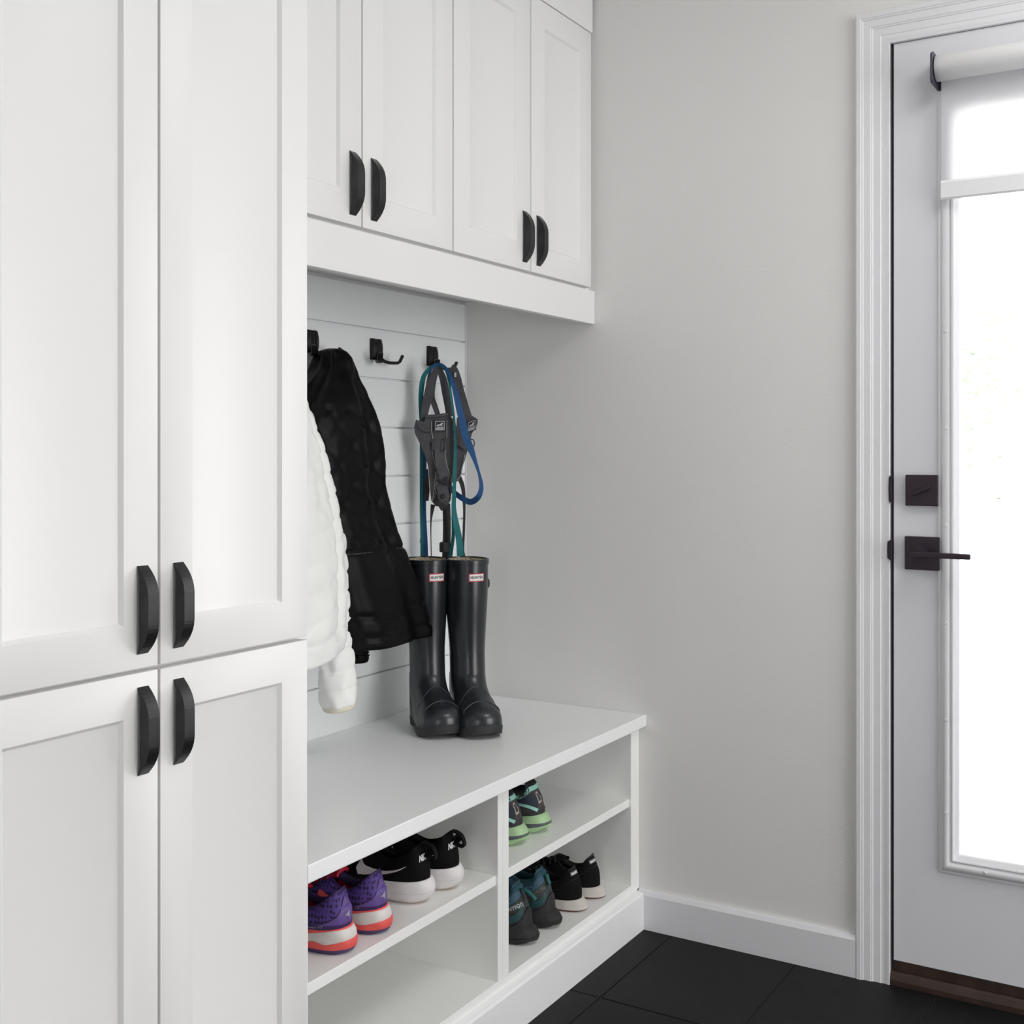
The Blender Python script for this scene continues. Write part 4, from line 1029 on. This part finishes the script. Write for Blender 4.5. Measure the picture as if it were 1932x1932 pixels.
# --- green trail shoes
TBRN = M('trail_charcoal', (.062, .053, .052), .75, var=.2, vscale=40, bump=.5, bscale=200)
TNAVY = M('trail_navy', (.022, .032, .050), .75, bump=.4, bscale=200)
TMINT = M('mint_strap', (.33, .66, .57), .5, var=.05, vscale=30)
TLIME = M('lime_foam', (.40, .60, .33), .6, var=.14, vscale=22, bump=.3, bscale=70)
TGRY = M('grey_insert', (.095, .105, .115), .6)
TCOL = M('dark_brown_pile', (.012, .009, .009), .9)
TREF = M('reflective_outline', (.45, .42, .42), .5)
BLK = M('black_print', (.012, .014, .016), .5)
def trail(label, x, y, ang, wtxt):
    s = Shoe('trail_shoe', label, x, y, ZSH, ang, .262, 1.06, 'green soled trail shoes', .113, .086, .108, .041, .030, lean=.034, flare=-.002, hf=.012)
    c = lambda q, d: .013*max(0, 1-q/.16)**1.4
    s.sole('outsole', TLIME, lambda q, d: c(q, d)+notch(q, .005), lambda q, d: .0125+c(q, d)*.7, .0, .0050, .0008)
    s.sole('sole_insert', TGRY, lambda q, d: .0125+c(q, d)*.7, lambda q, d: (.0235 if q < .30 else .0130)+c(q, d)*.25, .0036, .0036, .0008)
    s.sole('midsole', TLIME, lambda q, d: (.0230 if q < .30 else .0125)+c(q, d)*.25, lambda q, d: s.sole_h(q)-.0005, .0042, -.0005, .0012)
    s.upper(TBRN)
    h = .066
    decal('ankle_panel', poly_mesh([(-.062, .004), (-.062, .022), (-.042, .028), (-.022, .026), (-.016, .014), (-.022, .0), (-.040, -.010)]), s.fn(0, .78, h), TNAVY, s.t, .0012, .005)
    decal('heel_rand', poly_mesh([(-.16, -.001), (-.16, .006), (-.06, .006), (-.02, .008), (0, .010), (.02, .008), (.06, .006), (.16, .006), (.16, -.001)]), s.fn(0, .02, h), M('dark_rand', (.030, .028, .030), .6), s.t, .0014, .005)
    tri = [(-.052, .030), (-.022, .030), (-.019, .014), (-.026, .004), (-.034, .007)]
    decal('quarter_panel', poly_mesh([(-.085, .034), (-.020, .034), (-.017, .016), (-.026, .000), (-.040, .006), (-.085, .022)]), s.fn(0, .10, h), TNAVY, s.t, .0010, .005)
    seam(s, 'seam', M('tan_thread', (.14, .105, .085), .7), [(-.020, .62), (-.017, .40), (-.026, .14), (-.045, .22), (-.07, .36)])
    st = decal('strap', poly_mesh([(-.150, -.004), (-.150, .006), (-.060, .006), (-.0, .0055), (.06, .006), (.15, .006), (.15, -.004), (.06, -.0035), (0, -.003), (-.06, -.0035)]), s.fn(0, .72, h), TMINT, s.t, .0020, .005)
    decal('lettering', word(wtxt, .0098, .060, .2, .0004), s.fn(-.047 if wtxt == 'SALOMON' else -.064, .735, h), BLK, st, .0028, .003)
    decal('strap', poly_mesh([(-.075, .022), (-.068, .025), (-.020, .0035), (-.024, -.001)]), s.fn(0, .13, h), TMINT, s.t, .0018, .004)
    decal('heel_outline', outline_ring([(-.0085, -.0095), (.0060, -.0080), (.0080, .0010), (.0045, .0105), (-.0045, .0105), (-.0085, .0015)], .66), s.fn(-.008, .45, h), TREF, s.t, .0018, .003)
    s.inside(TCOL, TCOL, .005, .009)
    e = s.surf(0, .96)
    m = MB(); rs = []
    for j in range(7):
        v = j/6; k = math.sin(PI*v)
        rs.append([s.surf(g, .78+.22*v)+Vector((0, -.003*k-.001, 0)) for g in [-.034+.068*i/12 for i in range(13)]])
    m.rings(rs, closed=False); m.build('heel_pad', TCOL, s.t, smooth=True, local=True)
    s.tongue(TNAVY, TMINT, .018)
    return s
trail('green soled trail shoe beside the divider, on the upper right shelf', 2.183, 1.306, 6, 'SALOMON')
trail('green soled trail shoe standing farther from the divider, on the upper right shelf', 2.281, 1.306, 6, 'XA PRO 3')

# --- teal hiking shoes
HKL = M('hiker_leather', (.042, .064, .063), .7, var=.4, vscale=18, bump=.6, bscale=160)
HKD = M('hiker_charcoal', (.040, .040, .040), .7, var=.3, vscale=25, bump=.4, bscale=160)
HKT = M('hiker_teal', (.014, .062, .068), .65, var=.15, vscale=30)
HKC = M('hiker_collar', (.026, .085, .115), .8, bump=.3, bscale=200)
HKM = two_tone('hiker_mesh', brick(260, .10, .5, .5, (PI/2, 0, .4)), (.012, .022, .038), (.07, .16, .24), (.3, .6), .7)
HKS = M('hiker_sole', (.024, .023, .024), .75, var=.35, vscale=35, bump=.6, bscale=120)
HKPULL = M('teal_loop', (.012, .125, .120), .6)
HKLET = M('grey_print', (.42, .45, .46), .5)
def hiker(label, x, y, ang, first):
    s = Shoe('hiking_shoe', label, x, y, ZBT, ang, .275, 1.06, 'teal hiking shoes', .122, .096, .118, .036, .030, lean=.031, flare=-.001, hf=.016)
    c = lambda q, d: .009*max(0, 1-q/.14)**1.4
    s.sole('outsole', M('hiker_outsole', (.014, .0135, .014), .6, bump=.4, bscale=120), lambda q, d: c(q, d)+notch(q, .004), lambda q, d: .014+c(q, d)*.6, -.002, .0045, .001)
    s.sole('midsole', HKS, lambda q, d: .0135+c(q, d)*.6, lambda q, d: s.sole_h(q)-.0005, .0030, .0005, .0022)
    s.upper(HKL)
    h = .082
    cup = [(-.110, -.002), (-.110, .004), (-.070, .004), (-.045, .007), (-.028, .016), (-.014, .028), (0, .034), (.014, .028), (.028, .016), (.045, .007), (.07, .004), (.11, .004), (.11, -.002)]
    decal('heel_cup', poly_mesh(cup), s.fn(0, .02, h), HKS, s.t, .0030, .005)
    decal('side_panel', poly_mesh([(-.150, .010), (-.150, .034), (-.040, .034), (-.020, .036), (0, .038), (.020, .036), (.04, .034), (.15, .034), (.15, .010), (.05, .018), (0, .028), (-.05, .018)]), s.fn(0, .20, h), HKD, s.t, .0009, .006)
    decal('teal_panel', poly_mesh([(-.060, .010), (-.030, .014), (-.010, .026), (-.014, .010), (-.028, .000), (-.055, -.004)]), s.fn(-.010, .20, h), HKT, s.t, .0015, .005)
    decal('mesh_panel', poly_mesh([(-.130, .004), (-.130, .020), (-.060, .018), (-.012, .011), (-.010, .003), (-.030, -.004), (-.060, -.006)]), s.fn(0, .70, h), HKM, s.t, .0012, .004)
    seam(s, 'seam', M('teal_thread', (.03, .14, .15), .6), [(-.13, .78), (-.075, .62), (-.035, .64), (-.012, .72)])
    seam(s, 'seam', M('rust_thread', (.10, .055, .035), .6), [(-.12, .30), (-.07, .36), (-.03, .42), (-.005, .46)])
    if first: decal('lettering', word('salomon', .0150, .074, 0, .0003), s.fn(-.051, .535, h), HKLET, s.t, .0020, .004)
    else: decal('lettering', word('X ULTRA', .0085, .052, 0, .0002), s.fn(-.042, .56, h), M('faint_print', (.13, .14, .14), .6), s.t, .0020, .004)
    s.inside(HKC, TCOL, .005, .010)
    m = MB(); rs = []
    for j in range(7):
        v = j/6; k = math.sin(PI*v)
        rs.append([s.surf(g, .83+.17*v)+Vector((math.copysign(min(abs(g)*12, 1), g)*.003*k, -.003*k-.0008, 0)) for g in [-.085+.17*i/24 for i in range(25)]])
    m.rings(rs, closed=False); m.build('ankle_pad', HKC, s.t, smooth=True, local=True)
    b = s.surf(0, .60); e = s.surf(0, .84)
    dx = -.004 if first else .004
    if first: s.loop('heel_loop', HKPULL, [Vector((0, e.y+.002, e.z)), Vector((-.004, e.y-.012, e.z+.003)), Vector((-.006, e.y-.026, e.z-.003)), Vector((-.006, e.y-.038, e.z-.012)), Vector((-.006, e.y-.036, e.z-.016))], .010, .003)
    else: s.loop('heel_loop', HKPULL, [Vector((0, e.y+.002, e.z)), Vector((0, e.y-.007, e.z+.001)), Vector((0, e.y-.011, e.z-.010)), Vector((0, b.y-.006, b.z+.002)), Vector((0, b.y-.001, b.z-.003))], .010, .003)
    s.tongue(HKT, HKD, .016)
    return s
hiker('teal hiking shoe half hidden by the divider, on the bottom of the right cubby', 2.190, 1.288, 5, True)
hiker('teal hiking shoe beside the black suede shoes, on the bottom of the right cubby', 2.292, 1.288, 5, False)

# --- black suede shoes
SUE = M('black_suede', (.0062, .0062, .0066), .95, var=.25, vscale=90, bump=.6, bscale=240, spec=.2)
SUT = M('black_trim', (.010, .0095, .0105), .5)
SUM = M('off_white_sole', (.56, .53, .49), .65, var=.12, vscale=25, bump=.3, bscale=80)
SUR = M('dark_red_outsole', (.16, .050, .040), .7)
SUP = M('label_grey', (.050, .047, .050), .5)
def suede(label, x, y, ang):
    s = Shoe('suede_shoe', label, x, y, ZBT, ang, .268, 1.0, 'black suede shoes', .094, .060, .088, .0255, .022, lean=.020, flare=-.001, hf=.007)
    s.sole('outsole', SUR, lambda q, d: notch(q, .003), lambda q, d: .0055, -.001, .0052, .0002)
    s.sole('midsole', SUM, lambda q, d: .0052, lambda q, d: s.sole_h(q)-.0005, .0052, .0008, .0006)
    s.upper(SUE)
    h = .062
    lb = decal('heel_label', poly_mesh([(-.020, -.003), (-.0185, -.0045), (.0185, -.0045), (.020, -.003), (.020, .003), (.0185, .0045), (-.0185, .0045), (-.020, .003)]), s.fn(-.011, .835, h), SUP, s.t, .0014, .004)
    decal('lettering', word('saucony', .0090, .034, 0, .0003), s.fn(-.011, .838, h), LETW, lb, .0020, .003)
    seam(s, 'seam', SUT, [(-.10, .52), (-.06, .58), (-.03, .62), (0, .64), (.03, .62), (.06, .58)], .0008)
    s.inside(SUT, NSM, .0022, .005)
    s.tongue(SUE, SUT, .012)
    return s
suede('black suede shoe beside the teal hiking shoes, on the bottom of the right cubby', 2.413, 1.281, 7)
suede('black suede shoe farthest right, on the bottom of the right cubby', 2.506, 1.281, 7)

# ------------------------------------------------------------------ outdoors and light
def outdoors():
    g = MB().box(XW+.121, 22, -9, 12, -.12, -.05).build('ground', M('pale_paving', (.62, .62, .61), .9, var=.08, vscale=3, bump=.2, bscale=12)); struct(g)
    t = thing('garden_shrub', 'pale leafy shrub seen through the door glass', 'shrub', (5.6, 1.0, -.05))
    m = MB(); rnd = random.Random(3)
    for k in range(1500):
        c = Vector((5.6+rnd.gauss(0, .30), 1.0+rnd.gauss(0, .34), 1.38+rnd.gauss(0, .26)))
        a = rnd.uniform(0, 2*PI); e = rnd.uniform(-.8, .8); l = rnd.uniform(.03, .06)
        d = Vector((math.cos(a)*math.cos(e), math.sin(a)*math.cos(e), math.sin(e))); s = d.cross(Vector((rnd.random(), rnd.random(), 1))).normalized()*l*.35
        m.add([c, c+d*l*.5+s, c+d*l, c+d*l*.5-s], [[0, 1, 2, 3]])
    m.build('foliage', M('pale_leaf', (.30, .355, .285), .6), t)
    m = MB(); m.tube([(5.6, 1.0, -.05), (5.62, 1.0, .6), (5.55, 1.02, 1.2)], [.03, .022, .012]); m.build('stem', M('pale_bark', (.58, .57, .54), .9), t)
outdoors()

def light():
    w = bpy.data.worlds.new('sky'); S.world = w; w.use_nodes = True
    bg = w.node_tree.nodes['Background']; bg.inputs['Color'].default_value = (1.0, .992, .99, 1); bg.inputs['Strength'].default_value = SKY
    def portal(name, loc, rot, sx, sy):
        l = bpy.data.lights.new(name, 'AREA'); l.shape = 'RECTANGLE'; l.size = sx; l.size_y = sy; l.cycles.is_portal = True
        o = bpy.data.objects.new(name, l); COL.objects.link(o); o.location = loc; o.rotation_euler = rot
    l = bpy.data.lights.new('ceiling_lamp', 'AREA'); l.shape = 'DISK'; l.size = .95; l.energy = LAMP; l.color = (1, .985, .965)
    o = bpy.data.objects.new('ceiling_lamp', l); COL.objects.link(o); o.location = (1.85, -.25, ZC-.03)
    x0, x1, z0, z1 = WIN1
    portal('window_portal', ((x0+x1)/2, YO-.10, (z0+z1)/2), (PI/2, 0, 0), x1-x0-.1, z1-z0-.1)      # faces +y
    portal('side_window_portal', (XL-.10, (WIN2[0]+WIN2[1])/2, (WIN2[2]+WIN2[3])/2), (PI/2, 0, -PI/2), WIN2[1]-WIN2[0]-.1, WIN2[3]-WIN2[2]-.1)              # faces +x
    portal('door_portal', (XW+.06, .175, 1.1), (PI/2, 0, PI/2), .66, 1.64)                         # faces -x
LAMP = 14.
SKY = 6.8
light()
S.view_settings.view_transform = 'Standard'; S.view_settings.look = 'None'
S.view_settings.exposure = 0.0; S.view_settings.gamma = 1.0; S.view_settings.use_curve_mapping = False
cy = S.cycles
cy.use_denoising = True
cy.max_bounces = 12; cy.diffuse_bounces = 8; cy.glossy_bounces = 4; cy.transmission_bounces = 8; cy.transparent_max_bounces = 12
cy.sample_clamp_indirect = 6.0
